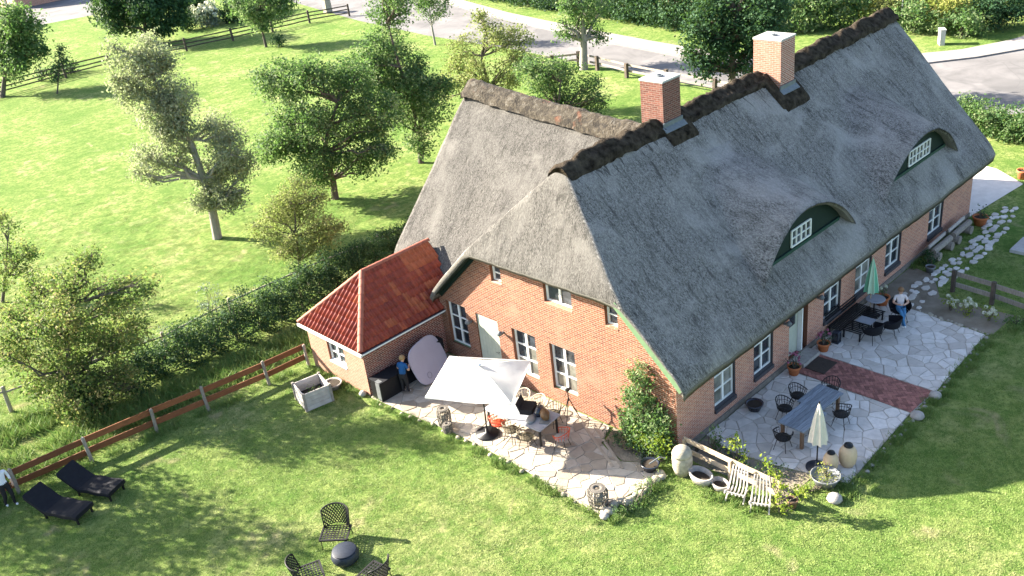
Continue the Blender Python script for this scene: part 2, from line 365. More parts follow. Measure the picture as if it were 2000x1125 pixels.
def apron(x0, x1, y0, y1, seed):
    mb = MB(); nx, ny = 12, 9
    for i in range(nx):
        for j in range(ny):
            x = x0 + (x1 - x0) * i / (nx - 1); y = y0 + (y1 - y0) * j / (ny - 1)
            e = i in (0, nx - 1) or j in (0, ny - 1)
            z = float(8.75 - .933 * (5.4 - y)) + (.0 - .1 if e else .14 + .06 * (float(vnoise(x, y, 5, seed)) - .5))
            mb.v.append((x, y, z))
    for i in range(nx - 1):
        for j in range(ny - 1): mb.f.append((i * ny + j, (i + 1) * ny + j, (i + 1) * ny + j + 1, i * ny + j + 1)); mb.m.append(0)
    mb.build('heather_apron', M['ridge_dark'], roof, True)
apron(6.2, 7.95, 4.45, 5.3, 1); apron(12.95, 14.9, 3.85, 4.75, 2); apron(12.85, 13.5, 3.95, 5.3, 3)
def chimney(x0, x1, y0, y1, z0, z1, mx, my, label):
    mb = MB(); mb.box(((x0 + x1) / 2, (y0 + y1) / 2, (z0 + z1) / 2), (x1 - x0, y1 - y0, z1 - z0)); mb.m = [0, 0, 0, 1, 0, 1]
    c = mb.build('chimney', [mx, my], house); tag(c, label)
    q = MB(); q.box(((x0 + x1) / 2, (y0 + y1) / 2, z1 + .035), (x1 - x0 + .05, y1 - y0 + .05, .07)); q.build('cap', M['concrete'], c)
    q = MB(); q.lathe([(.13, z1 + .07), (.13, z1 + .13), (.09, z1 + .13), (.09, z1 + .075)], 14, ((x0 + x1) / 2, (y0 + y1) / 2, 0)); q.build('flue', M['lead'], c)
    q = MB(); zf = 8.75 - .933 * (5.4 - y0)
    q.box(((x0 + x1) / 2, y0 - .025, zf + .14), (x1 - x0 + .1, .05, .28)); q.box(((x0 + x1) / 2, y0 - .12, zf + .03), (x1 - x0 + .2, .25, .05), M=Matrix.Rotation(R(40), 3, 'X')); q.build('flashing', M['lead'], c)
chimney(6.38, 7.42, 5.0, 6.0, 8.0, 10.12, M['brick_ch1'], M['brick_ch1y'], 'nearer chimney of weathered dark red brick')
chimney(13.4, 14.45, 4.5, 5.75, 7.6, 9.98, M['brick_ch2'], M['brick_ch2y'], 'farther chimney with a paler side')  # X faces in paler brick than the Y faces

# walls with openings; coordinates (u along wall, z), front plane, outward normal
def wall(name, O, u, n, U0, U1, topf, ops, mat, parent, rev=.20, brk=(), back=True):
    O = Vector(O); u = Vector(u); n = Vector(n); mb = MB()
    us = sorted(set([U0, U1] + [a for o in ops for a in (o[0], o[1])] + list(brk)))
    P = lambda a, z, d=0: O + u * a + n * (-d) + Vector((0, 0, z))
    for a, b in zip(us[:-1], us[1:]):
        col = sorted([o for o in ops if o[0] <= a + 1e-6 and o[1] >= b - 1e-6], key=lambda o: o[2]); z = 0
        ta, tb = topf(a), topf(b); mb.mi = 0
        for o in col:
            if o[2] > z + 1e-4: mb.add([P(a, z), P(b, z), P(b, o[2]), P(a, o[2])], [(0, 1, 2, 3)])
            z = o[3]
        mb.add([P(a, z), P(b, z), P(b, max(tb, z)), P(a, max(ta, z))], [(0, 1, 2, 3)])
    mb.mi = 1
    for a, b, z0, z1 in [o[:4] for o in ops]:
        mb.add([P(a, z0), P(a, z1), P(a, z1, rev), P(a, z0, rev)], [(0, 1, 2, 3)]); mb.add([P(b, z0), P(b, z0, rev), P(b, z1, rev), P(b, z1)], [(0, 1, 2, 3)])
        mb.add([P(a, z1), P(b, z1), P(b, z1, rev), P(a, z1, rev)], [(0, 1, 2, 3)]); mb.add([P(a, z0), P(a, z0, rev), P(b, z0, rev), P(b, z0)], [(0, 1, 2, 3)])
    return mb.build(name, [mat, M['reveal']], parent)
def frame_at(O, u, n):
    """matrix: local x = along wall, local y = outwards, z up"""
    u = Vector(u); n = Vector(n); m = Matrix.Identity(4)
    for i in range(3): m[i][0] = u[i]; m[i][1] = n[i]; m[i][2] = (0, 0, 1)[i]; m[i][3] = O[i]
    return m
def window(O, u, n, a, b, z0, z1, cols, rows, parent, depth=.13, sill=None, glass='glass', fr=.08, mun=.038, mid=None, sillmat='charcoal'):
    """white casement in an opening; every pane a mesh of its own"""
    m = frame_at(O, u, n); w = MB(); t = lambda x, y, z: m @ Vector((x, y, z)); d = -depth
    def bx(x0, x1, zz0, zz1, y0, y1):
        w.add([t(x, y, z) for z in (zz0, zz1) for x, y in ((x0, y0), (x1, y0), (x1, y1), (x0, y1))], [(3, 2, 1, 0), (4, 5, 6, 7), (0, 1, 5, 4), (1, 2, 6, 5), (2, 3, 7, 6), (3, 0, 4, 7)])
    g = .004
    a += g; b -= g; z0 += g; z1 -= g
    bx(a, b, z0, z0 + fr, d - .05, d + .012); bx(a, b, z1 - fr, z1, d - .05, d + .012); bx(a, a + fr, z0 + fr, z1 - fr, d - .05, d + .01); bx(b - fr, b, z0 + fr, z1 - fr, d - .05, d + .01)
    xs = [a + fr + (b - a - 2 * fr) * i / cols for i in range(cols + 1)]; zs = [z0 + fr + (z1 - z0 - 2 * fr) * i / rows for i in range(rows + 1)]
    for i, x in enumerate(xs[1:-1]):
        k = mun * (1.25 if cols == 2 or (i + 1) * 2 == cols else .6); bx(x - k, x + k, z0 + fr, z1 - fr, d - .04, d + .014)
    for z in zs[1:-1]: bx(a + fr, b - fr, z - mun * .6, z + mun * .6, d - .035, d + .006)
    win = w.build('window', M['white_paint'], parent)
    for i in range(cols):
        for j in range(rows):
            q = MB(); q.add([t(x, d - .03 - .002 * ((i + j) % 2), z) for x, z in ((xs[i], zs[j]), (xs[i + 1], zs[j]), (xs[i + 1], zs[j + 1]), (xs[i], zs[j + 1]))], [(0, 1, 2, 3)])
            q.build('pane', M[glass if not (glass == 'mixed') else ('glass_curtain' if (j == 0 or (i == 1 and j < 2)) else 'glass')], win)
    if sill:
        s = MB(); y0, y1 = d + .02, sill
        s.add([t(x, y, z) for (y, z, x) in ((y0, z0 + .03, a), (y0, z0 + .03, b), (y1, z0 - .01, b), (y1, z0 - .01, a), (y0, z0 - .02, a), (y0, z0 - .02, b), (y1, z0 - .05, b), (y1, z0 - .05, a))],
              [(0, 3, 2, 1), (4, 5, 6, 7), (0, 1, 5, 4), (1, 2, 6, 5), (2, 3, 7, 6), (3, 0, 4, 7)]); s.build('sill', M[sillmat], win)
    return win
# long facade, facing -Y: u = +X
FO, FU, FN = (0, 0, 0), (1, 0, 0), (0, -1, 0)
fw = [(2.05, 3.30), (4.43, 5.68), (9.20, 10.50), (11.62, 12.95), (14.15, 15.52), (18.10, 19.55)]
fops = [(a, b, .50, 2.45) for a, b in fw] + [(6.75, 8.05, .12, 2.45)]
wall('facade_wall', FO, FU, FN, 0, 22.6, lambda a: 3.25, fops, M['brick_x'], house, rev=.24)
for i, (a, b) in enumerate(fw): window(FO, FU, FN, a, b, .66, 2.45, 2, 3, house, depth=.10, sill=-.02, glass='glass_curtain' if i in (0, 3) else 'glass')
for a, b in fw:
    q = MB(); q.box(((a + b) / 2, .06, .58), (b - a - .01, .26, .14)); q.build('sill_brickwork', M['charcoal'], house)
    for x in (a, b):
        q = MB(); q.box((x + (.016 if x == a else -.016), .052, 1.55), (.03, .09, 1.78)); q.build('reveal_board', M['charcoal'], house)
q = MB(); q.box((11.3, -.03, .11), (22.6, .055, .22)); q.build('plinth', M['plinth'], house)
# gable, facing -X: u = -Y from the far corner
GO, GU, GN = (0, 11.45, 0), (0, -1, 0), (-1, 0, 0)
gy = lambda y: 11.45 - y
gops = [(gy(b), gy(a), z0, z1) for a, b, z0, z1 in ((9.93, 11.05, .62, 2.52), (8.15, 9.35, .06, 2.47), (6.2, 7.4, .55, 2.45), (4.3, 5.5, .55, 2.45), (7.62, 8.16, 4.15, 4.85), (4.2, 5.5, 4.1, 4.85), (2.22, 2.76, 4.05, 4.85))]
def gtop(a):
    y = 11.45 - a; return max(2.6, min(float(Hprof(y)), 6.0) - .32)
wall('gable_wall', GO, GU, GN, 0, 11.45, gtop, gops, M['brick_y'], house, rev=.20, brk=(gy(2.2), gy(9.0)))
for (a, b, z0, z1), (c, r, gl) in zip(gops, ((2, 3, 'glass'), None and 0 or (0, 0, ''), (2, 3, 'mixed'), (2, 3, 'mixed'), (1, 2, 'glass'), (2, 1, 'glass'), (1, 2, 'glass'))):
    if c: window(GO, GU, GN, a, b, z0, z1, c, r, house, depth=.14, sill=(-.08 if r == 3 else .02), glass=gl, sillmat='green_paint' if r == 3 else 'brick_outf')
door = MB(); m = frame_at(GO, GU, GN); a, b = gops[1][0] + .01, gops[1][1] - .01
for k in range(7):
    x0 = a + (b - a) * k / 7; x1 = a + (b - a) * (k + 1) / 7 - .008
    door.add([m @ Vector((x, y, z)) for z in (.07, 2.46) for x, y in ((x0, -.09), (x1, -.09), (x1, -.05), (x0, -.05))], [(3, 2, 1, 0), (4, 5, 6, 7), (0, 1, 5, 4), (1, 2, 6, 5), (2, 3, 7, 6), (3, 0, 4, 7)])
dr = door.build('door', M['sage'], house); tag(dr, 'sage green plank door')
q = MB(); q.tube([m @ Vector((b - .12, -.05, 1.05)), m @ Vector((b - .12, .02, 1.05)), m @ Vector((b - .24, .02, 1.05))], .012); q.build('door_handle', M['lead'], dr)
# facade door
dq = MB(); dq.box((7.2, .20, 1.3), (.86, .05, 2.26)); d2 = dq.build('door', M['sage'], house); tag(d2, 'pale grey front door ajar in its recess')
q = MB(); q.box((7.2, .168, 1.75), (.5, .012, .7)); q.build('door_glass', M['glass'], d2)
q = MB(); q.box((7.68, .10, 1.28), (.06, .2, 2.3)); q.build('door_jamb', M['white_paint'], house)
# remaining walls
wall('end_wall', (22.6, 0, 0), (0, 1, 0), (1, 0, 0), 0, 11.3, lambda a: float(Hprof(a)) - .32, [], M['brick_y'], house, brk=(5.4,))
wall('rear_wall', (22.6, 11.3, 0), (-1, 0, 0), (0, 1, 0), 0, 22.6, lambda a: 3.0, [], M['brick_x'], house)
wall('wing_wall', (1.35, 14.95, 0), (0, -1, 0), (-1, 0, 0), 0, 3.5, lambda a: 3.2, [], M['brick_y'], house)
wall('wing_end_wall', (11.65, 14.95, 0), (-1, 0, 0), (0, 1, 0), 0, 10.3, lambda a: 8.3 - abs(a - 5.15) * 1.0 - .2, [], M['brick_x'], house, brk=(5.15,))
# bargeboards under the verges
def barge(ya, yb, mat, w, label, x=-.40):
    q = MB(); za, zb = float(Hprof(ya)), float(Hprof(yb))
    q.bar((x, ya, za - .22 - w / 2), (x, yb, zb - .22 - w / 2), .05, w, up=(0, 0, 1)); q.bar((-.19, ya, za - .36), (-.19, yb, zb - .36), .38, .03, up=(0, 0, 1))
    o = q.build('bargeboard', mat, house); tag(o, label)
barge(-.52, 2.0, M['green_paint'], .20, 'light green bargeboard on the right verge')
barge(9.0, 11.3, M['dark_shaded_green'], .30, 'green bargeboard on the left verge, darkened to paint in its shade', -.05)  # darkened green puts the overhang's shade into the board colour
# wall lamps
def wall_lamp(p, n, parent=None):
    q = MB(); p = Vector(p); n = Vector(n)
    q.tube([p, p + n * .12], .05, 8); q.tube([p + n * .12 + Vector((0, 0, .03)), p + n * .2 + Vector((0, 0, .05)), p + n * .3 + Vector((0, 0, .02))], [.06, .11, .07], 10)
    q.build('wall_lamp', M['lead'], house, True)
wall_lamp((0, 9.62, 2.02), GN); wall_lamp((0, 7.85, 2.10), GN); wall_lamp((6.35, 0, 1.98), FN); wall_lamp((8.62, 0, 2.02), FN)

# eyebrow dormers
def dormer(xc, hl, hr, B0, wx0, wx1, n, label):
    nx, ny = 70, 46; yl = .12
    xs_ = np.linspace(xc - hl * 1.04, xc + hr * 1.04, nx); ys_ = np.concatenate([[yl - .03], np.linspace(yl, 3.9, ny - 1)])
    X_, Y_ = np.meshgrid(xs_, ys_, indexing='ij'); t = np.clip(np.where(X_ < xc, (xc - X_) / hl, (X_ - xc) / hr), 0, 1)
    B = B0 * (1 - t ** 2) ** .85 - .56 * (Y_ - yl); B[t >= 1] = -1
    k = .10; Bs = k * np.log1p(np.exp(np.clip(B / k, -40, 40))) - .03
    base = 8.75 - .933 * (5.4 - Y_)
    Z_ = base + Bs + .03 * (vnoise(X_, Y_, 2.2, 8) - .5) + .02 * (vnoise(X_, Y_, 5.0, 9) - .5)
    Z_[:, 0] -= .06
    lipd = .05
    mb = MB(); mb.v = [tuple(map(float, p)) for p in np.stack([X_, Y_, Z_], -1).reshape(-1, 3)]; 
    for i in range(nx - 1):
        for j in range(ny - 1): mb.f.append((i * ny + j, (i + 1) * ny + j, (i + 1) * ny + j + 1, i * ny + j + 1)); mb.m.append(0)
    o = len(mb.v)                                        # lip thickness and soffit
    for i in range(nx):
        th = (.03 + .17 * (i / nx) ** 2) * min(1.0, max(0.0, Bs[i, 1] + .03) / .5)
        mb.v.append((float(X_[i, 0]), yl + .02, float(Z_[i, 0]) - th - .01)); mb.v.append((float(X_[i, 0]), .75, float(Z_[i, 0]) - th + .04))
    for i in range(nx - 1):
        mb.f.append((i * ny, o + 2 * i, o + 2 * i + 2, (i + 1) * ny)[::-1]); mb.m.append(0)
        mb.f.append((o + 2 * i, o + 2 * i + 1, o + 2 * i + 3, o + 2 * i + 2)[::-1]); mb.m.append(1)
    dm = mb.build('dormer', [M['thatch_y'], M['thatch_edge']], house, True); tag(dm, label)
    f = MB(); yf = .50; zb = 8.75 - .933 * (5.4 - yf)     # dark green boarded face, recess shade painted into its colour
    for i in range(0, nx - 1):
        z1 = float(Z_[i, 0]); z2 = float(Z_[i + 1, 0])
        if max(z1, z2) > zb - .3: f.add([(float(xs_[i]), yf, zb - .35), (float(xs_[i + 1]), yf, zb - .35), (float(xs_[i + 1]), yf, z2), (float(xs_[i]), yf, z1)], [(0, 1, 2, 3)])
    f.build('boarded_face', M['dark_shaded_green'], dm)
    q = MB(); q.bar((xc - hl * .85, yf - .06, zb + .06), (xc + hr * .8, yf - .06, zb + .06), .05, .12); q.build('sill_board', M['green_sill'], dm)
    w = MB(); z0, z1 = zb + .19, zb + .82; y = yf - .04
    for z in (z0, (z0 + z1) / 2, z1): w.box(((wx0 + wx1) / 2, y, z), (wx1 - wx0, .05, .05 if z != (z0 + z1) / 2 else .03))
    for k in range(n + 1):
        x = wx0 + (wx1 - wx0) * k / n; w.box((x, y - .003, (z0 + z1) / 2), (.06 if k % 2 == 0 else .03, .05, z1 - z0))
    w.build('window_frame', M['white_paint'], dm)
    for k in range(n):
        x0 = wx0 + (wx1 - wx0) * k / n; x1 = wx0 + (wx1 - wx0) * (k + 1) / n; p = MB(); p.add([(x0, y + .02, z0), (x1, y + .02, z0), (x1, y + .02, z1), (x0, y + .02, z1)], [(0, 1, 2, 3)]); p.build('pane', M['glass'], dm)
M['green_sill'] = pm('green_sill', (0.014, 0.055, 0.04), (0.010, 0.04, 0.03), 6, 0.6)
dormer(7.95, 2.75, 3.7, 2.08, 7.55, 8.85, 4, 'eyebrow dormer between the two chimneys')
dormer(17.5, 3.6, 3.3, 1.95, 16.7, 18.6, 6, 'eyebrow dormer near the far end of the roof')

# ------------------------------------------------------------------ tiled outbuilding
outb = thing('brick_outbuilding', 'small brick outbuilding with hipped red pantile roof against the gable', 'outbuilding', (-2, 13.3, 0))
for_w = lambda v: (v[0] + 2, v[1] - 13.3, v[2])
X0, X1, Y0, Y1, ZE, ZR = -3.95, 0.9, 11.45, 15.2, 2.0, 3.98
OO, OU, ON = (X0 + 2, Y1 - 13.3, 0), (0, -1, 0), (-1, 0, 0)
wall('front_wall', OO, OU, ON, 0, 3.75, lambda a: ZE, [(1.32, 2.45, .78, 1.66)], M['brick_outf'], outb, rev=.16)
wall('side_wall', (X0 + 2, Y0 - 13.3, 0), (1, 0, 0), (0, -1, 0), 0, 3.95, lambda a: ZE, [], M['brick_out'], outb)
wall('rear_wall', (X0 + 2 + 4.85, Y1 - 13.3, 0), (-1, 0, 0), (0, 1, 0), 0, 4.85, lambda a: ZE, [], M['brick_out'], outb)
window(OO, OU, ON, 1.32, 2.45, .78, 1.66, 2, 2, outb, depth=.10, sill=.03, fr=.08, sillmat='white_paint')
# roof: bed, tiles, hips
ov = .18; ex0, ey0, ey1 = X0 - ov, Y0 - ov, Y1 + ov; ym = (ey0 + ey1) / 2; run = ym - ey0; hx = ex0 + run; rise = ZR - ZE - .06; ze = ZE + .06
M['tile_bed'] = pm('tile_bed', (0.10, 0.03, 0.022), (0.07, 0.02, 0.016), 9, 0.9)
bed = MB(); L = lambda x, y, z: for_w((x, y, z))
bed.add([L(ex0, ey0, ze - .05), L(1.35, ey0, ze - .05), L(1.35, ey1, ze - .05), L(ex0, ey1, ze - .05), L(hx, ym, ze + rise - .05), L(1.35, ym, ze + rise - .05), L(ex0, ey0, ze - .11), L(1.35, ey0, ze - .11), L(1.35, ey1, ze - .11), L(ex0, ey1, ze - .11)],
        [(0, 1, 5, 4), (2, 3, 4, 5), (3, 0, 4), (0, 6, 7, 1), (3, 9, 6, 0), (2, 8, 9, 3), (9, 8, 7, 6)])
oroof = bed.build('tile_roof', M['tile_bed'], outb)
def tile_mat():
    m, nt, b = newmat('pantile'); b.inputs['Roughness'].default_value = 0.55; b.inputs['Specular IOR Level'].default_value = 0.35
    r = objrand(nt); c = ramp(nt, r, [(0.0, (0.20, 0.034, 0.022)), (0.45, (0.265, 0.046, 0.026)), (0.88, (0.31, 0.058, 0.031)), (1.0, (0.36, 0.09, 0.042))])
    c = mixc(nt, ramp(nt, noise(nt, pos(nt), 9, 4), [(0.45, (0, 0, 0)), (0.75, (0.5, 0.5, 0.5))]), c, (0.10, 0.03, 0.022)); nt.links.new(c, b.inputs['Base Color']); return m
M['pantile'] = tile_mat(); M['pantile_new'] = pm('pantile_new', (0.38, 0.11, 0.05), (0.32, 0.085, 0.04), 8, 0.6, rand=.15)
M['ridge_tile'] = pm('ridge_tile', (0.36, 0.135, 0.085), (0.26, 0.08, 0.05), 6, 0.7, rand=.15)
TW, TL, GA = .225, .38, .325
def tile_mesh():
    mb = MB(); nc = 7; prof = [(0, .035), (.10, .075), (.24, .098), (.38, .070), (.52, .018), (.76, -.004), (1.03, .028)]
    for l in (0, 1):
        for t, h in prof: mb.v.append((t * TW, l * TL, h + (.024 if l == 0 else 0)))
    for t, h in prof: mb.v.append((t * TW, 0, h + .006))
    for k in range(nc - 1):
        mb.f.append((k, k + 1, nc + k + 1, nc + k)); mb.m.append(0); mb.f.append((2 * nc + k, 2 * nc + k + 1, k + 1, k)); mb.m.append(0)
    return mb.mesh('roof_tile', M['pantile'], True)
tme = tile_mesh(); tme_new = tme.copy(); tme_new.materials[0] = M['pantile_new']
def lay_tiles(E0, eu, up, width, slope, inside, cutters, light):
    """rows of pantiles on one slope; E0 eave corner, eu along eave, up upslope (unit)"""
    E0 = Vector(E0); eu = Vector(eu); up = Vector(up); nrm = eu.cross(up)
    rows = int(slope / GA) + 1; cols = int(width / TW) + 1
    for r in range(rows):
        for c in range(cols):
            o = E0 + eu * (c * TW) + up * (r * GA)
            corners = [o, o + eu * TW, o + up * TL, o + eu * TW + up * TL]
            ins = [inside(p) for p in corners]
            if not any(ins): continue
            m = Matrix.Identity(4)
            for i in range(3): m[i][0] = eu[i]; m[i][1] = up[i]; m[i][2] = nrm[i]; m[i][3] = o[i]
            base = tme_new if light(c, r) else tme
            if all(ins): t = bpy.data.objects.new('roof_tile', base)
            else:
                bm = bmesh.new(); bm.from_mesh(base); bm.transform(m)
                for co, no in cutters:
                    bmesh.ops.bisect_plane(bm, geom=bm.verts[:] + bm.edges[:] + bm.faces[:], plane_co=co, plane_no=no, clear_outer=True)
                if len(bm.faces) == 0: bm.free(); continue
                me = bpy.data.meshes.new('roof_tile'); bm.to_mesh(me); bm.free(); me.materials.append(base.materials[0]); m = Matrix.Identity(4)
                t = bpy.data.objects.new('roof_tile', me)
            COL.objects.link(t); t.parent = oroof; t.matrix_local = m
sl = math.hypot(run, rise); cs, sn = run / sl, rise / sl
A = Vector(L(ex0, ey0, ze)); Bc = Vector(L(ex0, ey1, ze)); T_ = Vector(L(hx, ym, ze + rise))
# side slope (towards the patio)
hipn = Vector((-1, 1, 0)).normalized()
lay_tiles(A, (1, 0, 0), (0, cs, sn), 5.35, sl, lambda p: (p.x - A.x) >= (p.y - A.y) - .001 and p.y <= T_.y + .02, [(A, hipn), (Vector((0, T_.y + .02, 0)), Vector((0, 1, 0)))],
          lambda c, r: (c in (7, 8) and r == 1) or (r + c * .45 > 11.4 and r >= 6 and c > 16) or ((c, r) in ((13, 2), (14, 2), (15, 1), (14, 1), (13, 3), (16, 2), (12, 4), (18, 3), (19, 2), (19, 3), (20, 2), (12, 5))))
# front hip
lay_tiles(Bc, (0, -1, 0), (cs, 0, sn), ey1 - ey0, sl, lambda p: (p.x - A.x) <= min(p.y - A.y, Bc.y - p.y) + .001, [(A, -hipn), (Bc, Vector((1, 1, 0)).normalized())], lambda c, r: (c * 7 + r * 3) % 23 == 0)
def ridge_tiles(a, b, r0=.11, w=.36):
    a = Vector(a); b = Vector(b); d = b - a; n = int(d.length / w) + 1
    for k in range(n):
        p = a + d * (k / n); q_ = a + d * ((k + 1.12) / n); x = d.normalized(); s = x.cross(Vector((0, 0, 1))).normalized(); z = s.cross(x)
        mb = MB(); nn = 8
        for pt, rr in ((p, r0 * 1.08), (q_, r0 * .94)):
            for j in range(nn + 1):
                ang = math.pi * j / nn; mb.v.append(tuple(pt + s * (math.cos(ang) * rr) + z * (math.sin(ang) * rr * .85)))
        for j in range(nn): mb.f.append((j, j + 1, nn + 2 + j, nn + 1 + j)); mb.m.append(0)
        mb.build('ridge_tile', M['ridge_tile'], oroof, True)
up_ = Vector((0, 0, .05))
ridge_tiles(A + up_, T_ + up_); ridge_tiles(Bc + up_, T_ + up_); ridge_tiles(T_ + up_, Vector(L(1.3, ym, ze + rise)) + up_)
gt = MB(); gt.bar(L(ex0 - .03, ey0 - .05, ze - .08), L(.15, ey0 - .05, ze - .08), .09, .08); gt.build('gutter', M['lead'], outb)
gt = MB(); gt.bar(L(ex0 - .03, ey0 - .10, ze - .06), L(.1, ey0 - .10, ze - .05), .02, .05); gt.bar(L(ex0 - .04, ey0 - .1, ze - .07), L(ex0 - .04, ey1 + .05, ze - .07), .06, .11); gt.build('fascia', M['white_paint'], outb)
# ------------------------------------------------------------------ roads and paving
def slab_ribbon(name, left, right, z0, z1, mat):
    mb = MB(); n = len(left)
    mb.add([(x, y, z1) for x, y in left] + [(x, y, z1) for x, y in right] + [(x, y, z0) for x, y in left] + [(x, y, z0) for x, y in right],
           [(i, i + 1, n + i + 1, n + i)[::-1] for i in range(n - 1)] + [(i, i + 1, 2 * n + i + 1, 2 * n + i) for i in range(n - 1)] + [(n + i, 3 * n + i, 3 * n + i + 1, n + i + 1) for i in range(n - 1)])
    return struct(name, mb, mat)
M['asphalt'] = pm('asphalt', (0.20, 0.19, 0.187), (0.15, 0.144, 0.142), 0.35, 0.9, 0.3, coord='pos', bscale=30, spec=.15)
def asphalt_mat():
    m, nt, b = newmat('asphalt_worn'); b.inputs['Roughness'].default_value = .92; b.inputs['Specular IOR Level'].default_value = .12; p = pos(nt)
    c = ramp(nt, noise(nt, p, .3, 6, .65, .8), [(.35, (.20, .19, .187)), (.5, (.165, .158, .156)), (.66, (.125, .12, .119))])
    v = nd(nt, 'ShaderNodeTexVoronoi', feature='DISTANCE_TO_EDGE'); v.inputs['Scale'].default_value = .22; nd_ = nd(nt, 'ShaderNodeTexNoise'); nd_.inputs['Scale'].default_value = .5; nt.links.new(p, nd_.inputs['Vector']); nt.links.new(mixc(nt, .35, p, nd_.outputs['Color'], 'ADD'), v.inputs['Vector'])
    c = mixc(nt, ramp(nt, v.outputs['Distance'], [(.003, (.22, .22, .22)), (.010, (0, 0, 0))]), c, (.06, .06, .06))
    c = mixc(nt, ramp(nt, noise(nt, p, .12, 2, .4), [(.60, (0, 0, 0)), (.615, (.5, .5, .5))]), c, (.11, .107, .106)); nt.links.new(c, b.inputs['Base Color']); bump(nt, b, noise(nt, p, 30, 4), .3, .02); return m
M['asphalt'] = asphalt_mat()
M['pavement'] = pm('pavement', (0.28, 0.255, 0.238), (0.22, 0.20, 0.188), 0.9, 0.9, 0.2, coord='pos', bscale=20)
M['drive_paving'] = pm('drive_paving', (0.62, 0.585, 0.54), (0.52, 0.49, 0.45), 2.5, 0.9, 0.2, coord='pos', bscale=12)
M['kerb'] = pm('kerb', (0.20, 0.195, 0.19), (0.15, 0.145, 0.14), 3, 0.9)
M['soil'] = pm('soil', (0.25, 0.215, 0.165), (0.15, 0.125, 0.09), 1.6, 1.0, 0.8, coord='pos', bscale=12, bd=.05)
M['joint'] = pm('joint_sand', (0.42, 0.38, 0.32), (0.30, 0.27, 0.225), 4, 1.0, 0.4, coord='pos')
near = [(52, 110), (46.4, 93.7), (41.9, 74), (39.6, 59.5), (38.6, 46.6), (37.2, 36.2), (35.6, 25.3), (34.6, 16), (34.9, 9), (38, 3.5), (46, -2), (62, -9), (90, -20)]
farl = [(66, 105), (58.5, 90), (51.6, 70), (48.0, 59), (45.0, 47), (43.0, 38), (41.4, 29.3), (42.6, 20), (46.0, 12.8), (48.8, 10.2), (51.9, 8.2), (64, 4), (92, -5)]
ribbon('road', near, farl, .006, M['asphalt'])
far2 = [(68, 105), (60.5, 90), (53.6, 70), (49.8, 58), (47.0, 46), (45.0, 36), (43.8, 29), (45.0, 21.5), (47.9, 14.6), (50.4, 11.9), (54, 9.9), (66, 6.2), (93, -2)]
off = lambda L, d: [(x + d, y) for x, y in L]
slab_ribbon('kerb', farl, off(farl, .16), 0, .11, M['kerb'])
slab_ribbon('pavement', off(farl, .165), far2, 0, .10, M['pavement'])
sheet('yard', [(25, 123), (31.5, 121), (38, 137), (36, 152), (26, 152)], .008, M['asphalt'])
sheet('driveway', [(22.65, 6), (22.65, -.05), (27.6, -.6), (29, 1.2), (30.5, 7)], .012, M['drive_paving'])
sheet('flower_bed', [(12.9, -.1), (16.5, -.1), (16.2, -1.2), (14.5, -2.2), (14.6, -5), (12.75, -4.9), (12.9, -2.6), (13.05, -1.5)], .008, M['soil'])
sheet('flower_bed', [(.1, -.1), (1.5, -.1), (1.15, -1.2), (1.35, -2.5), (1.7, -3.9), (.2, -3.8), (.05, -1)], .008, M['soil'])
sheet('flower_bed', [(-.05, .1), (-.05, 2.7), (-.95, 2.4), (-1.3, 1.3), (-.7, .3)], .014, M['soil'])

def clip(poly, p, n):
    """keep the side (q-p).n <= 0"""
    out = []
    for i in range(len(poly)):
        a, b = poly[i], poly[(i + 1) % len(poly)]; da = (a[0] - p[0]) * n[0] + (a[1] - p[1]) * n[1]; db = (b[0] - p[0]) * n[0] + (b[1] - p[1]) * n[1]
        if da <= 0: out.append(a)
        if (da < 0 < db) or (db < 0 < da):
            t = da / (da - db); out.append((a[0] + (b[0] - a[0]) * t, a[1] + (b[1] - a[1]) * t))
    return out
def inpoly(x, y, poly):
    c = False; n = len(poly)
    for i in range(n):
        (x1, y1), (x2, y2) = poly[i], poly[(i + 1) % n]
        if (y1 > y) != (y2 > y) and x < (x2 - x1) * (y - y1) / (y2 - y1) + x1: c = not c
    return c
def area(p): return abs(sum(p[i][0] * p[(i + 1) % len(p)][1] - p[(i + 1) % len(p)][0] * p[i][1] for i in range(len(p)))) / 2
def flag_mat(name, a, b, c):
    m, nt, bs = newmat(name); bs.inputs['Roughness'].default_value = 0.85; bs.inputs['Specular IOR Level'].default_value = 0.25
    col = ramp(nt, objrand(nt), [(0, a), (0.5, b), (1, c)]); p = pos(nt)
    col = mixc(nt, ramp(nt, noise(nt, p, 3, 6, 0.7), [(0.4, (0, 0, 0)), (0.8, (0.55, 0.55, 0.55))]), col, tuple(x * .55 for x in a)); nt.links.new(col, bs.inputs['Base Color'])
    bump(nt, bs, noise(nt, p, 18, 5), .35, .02); return m
M['flag_warm'] = flag_mat('flagstone_warm', (0.27, 0.225, 0.17), (0.36, 0.315, 0.255), (0.43, 0.385, 0.32))
M['flag_cool'] = flag_mat('flagstone_cool', (0.47, 0.425, 0.37), (0.60, 0.555, 0.50), (0.67, 0.63, 0.575))
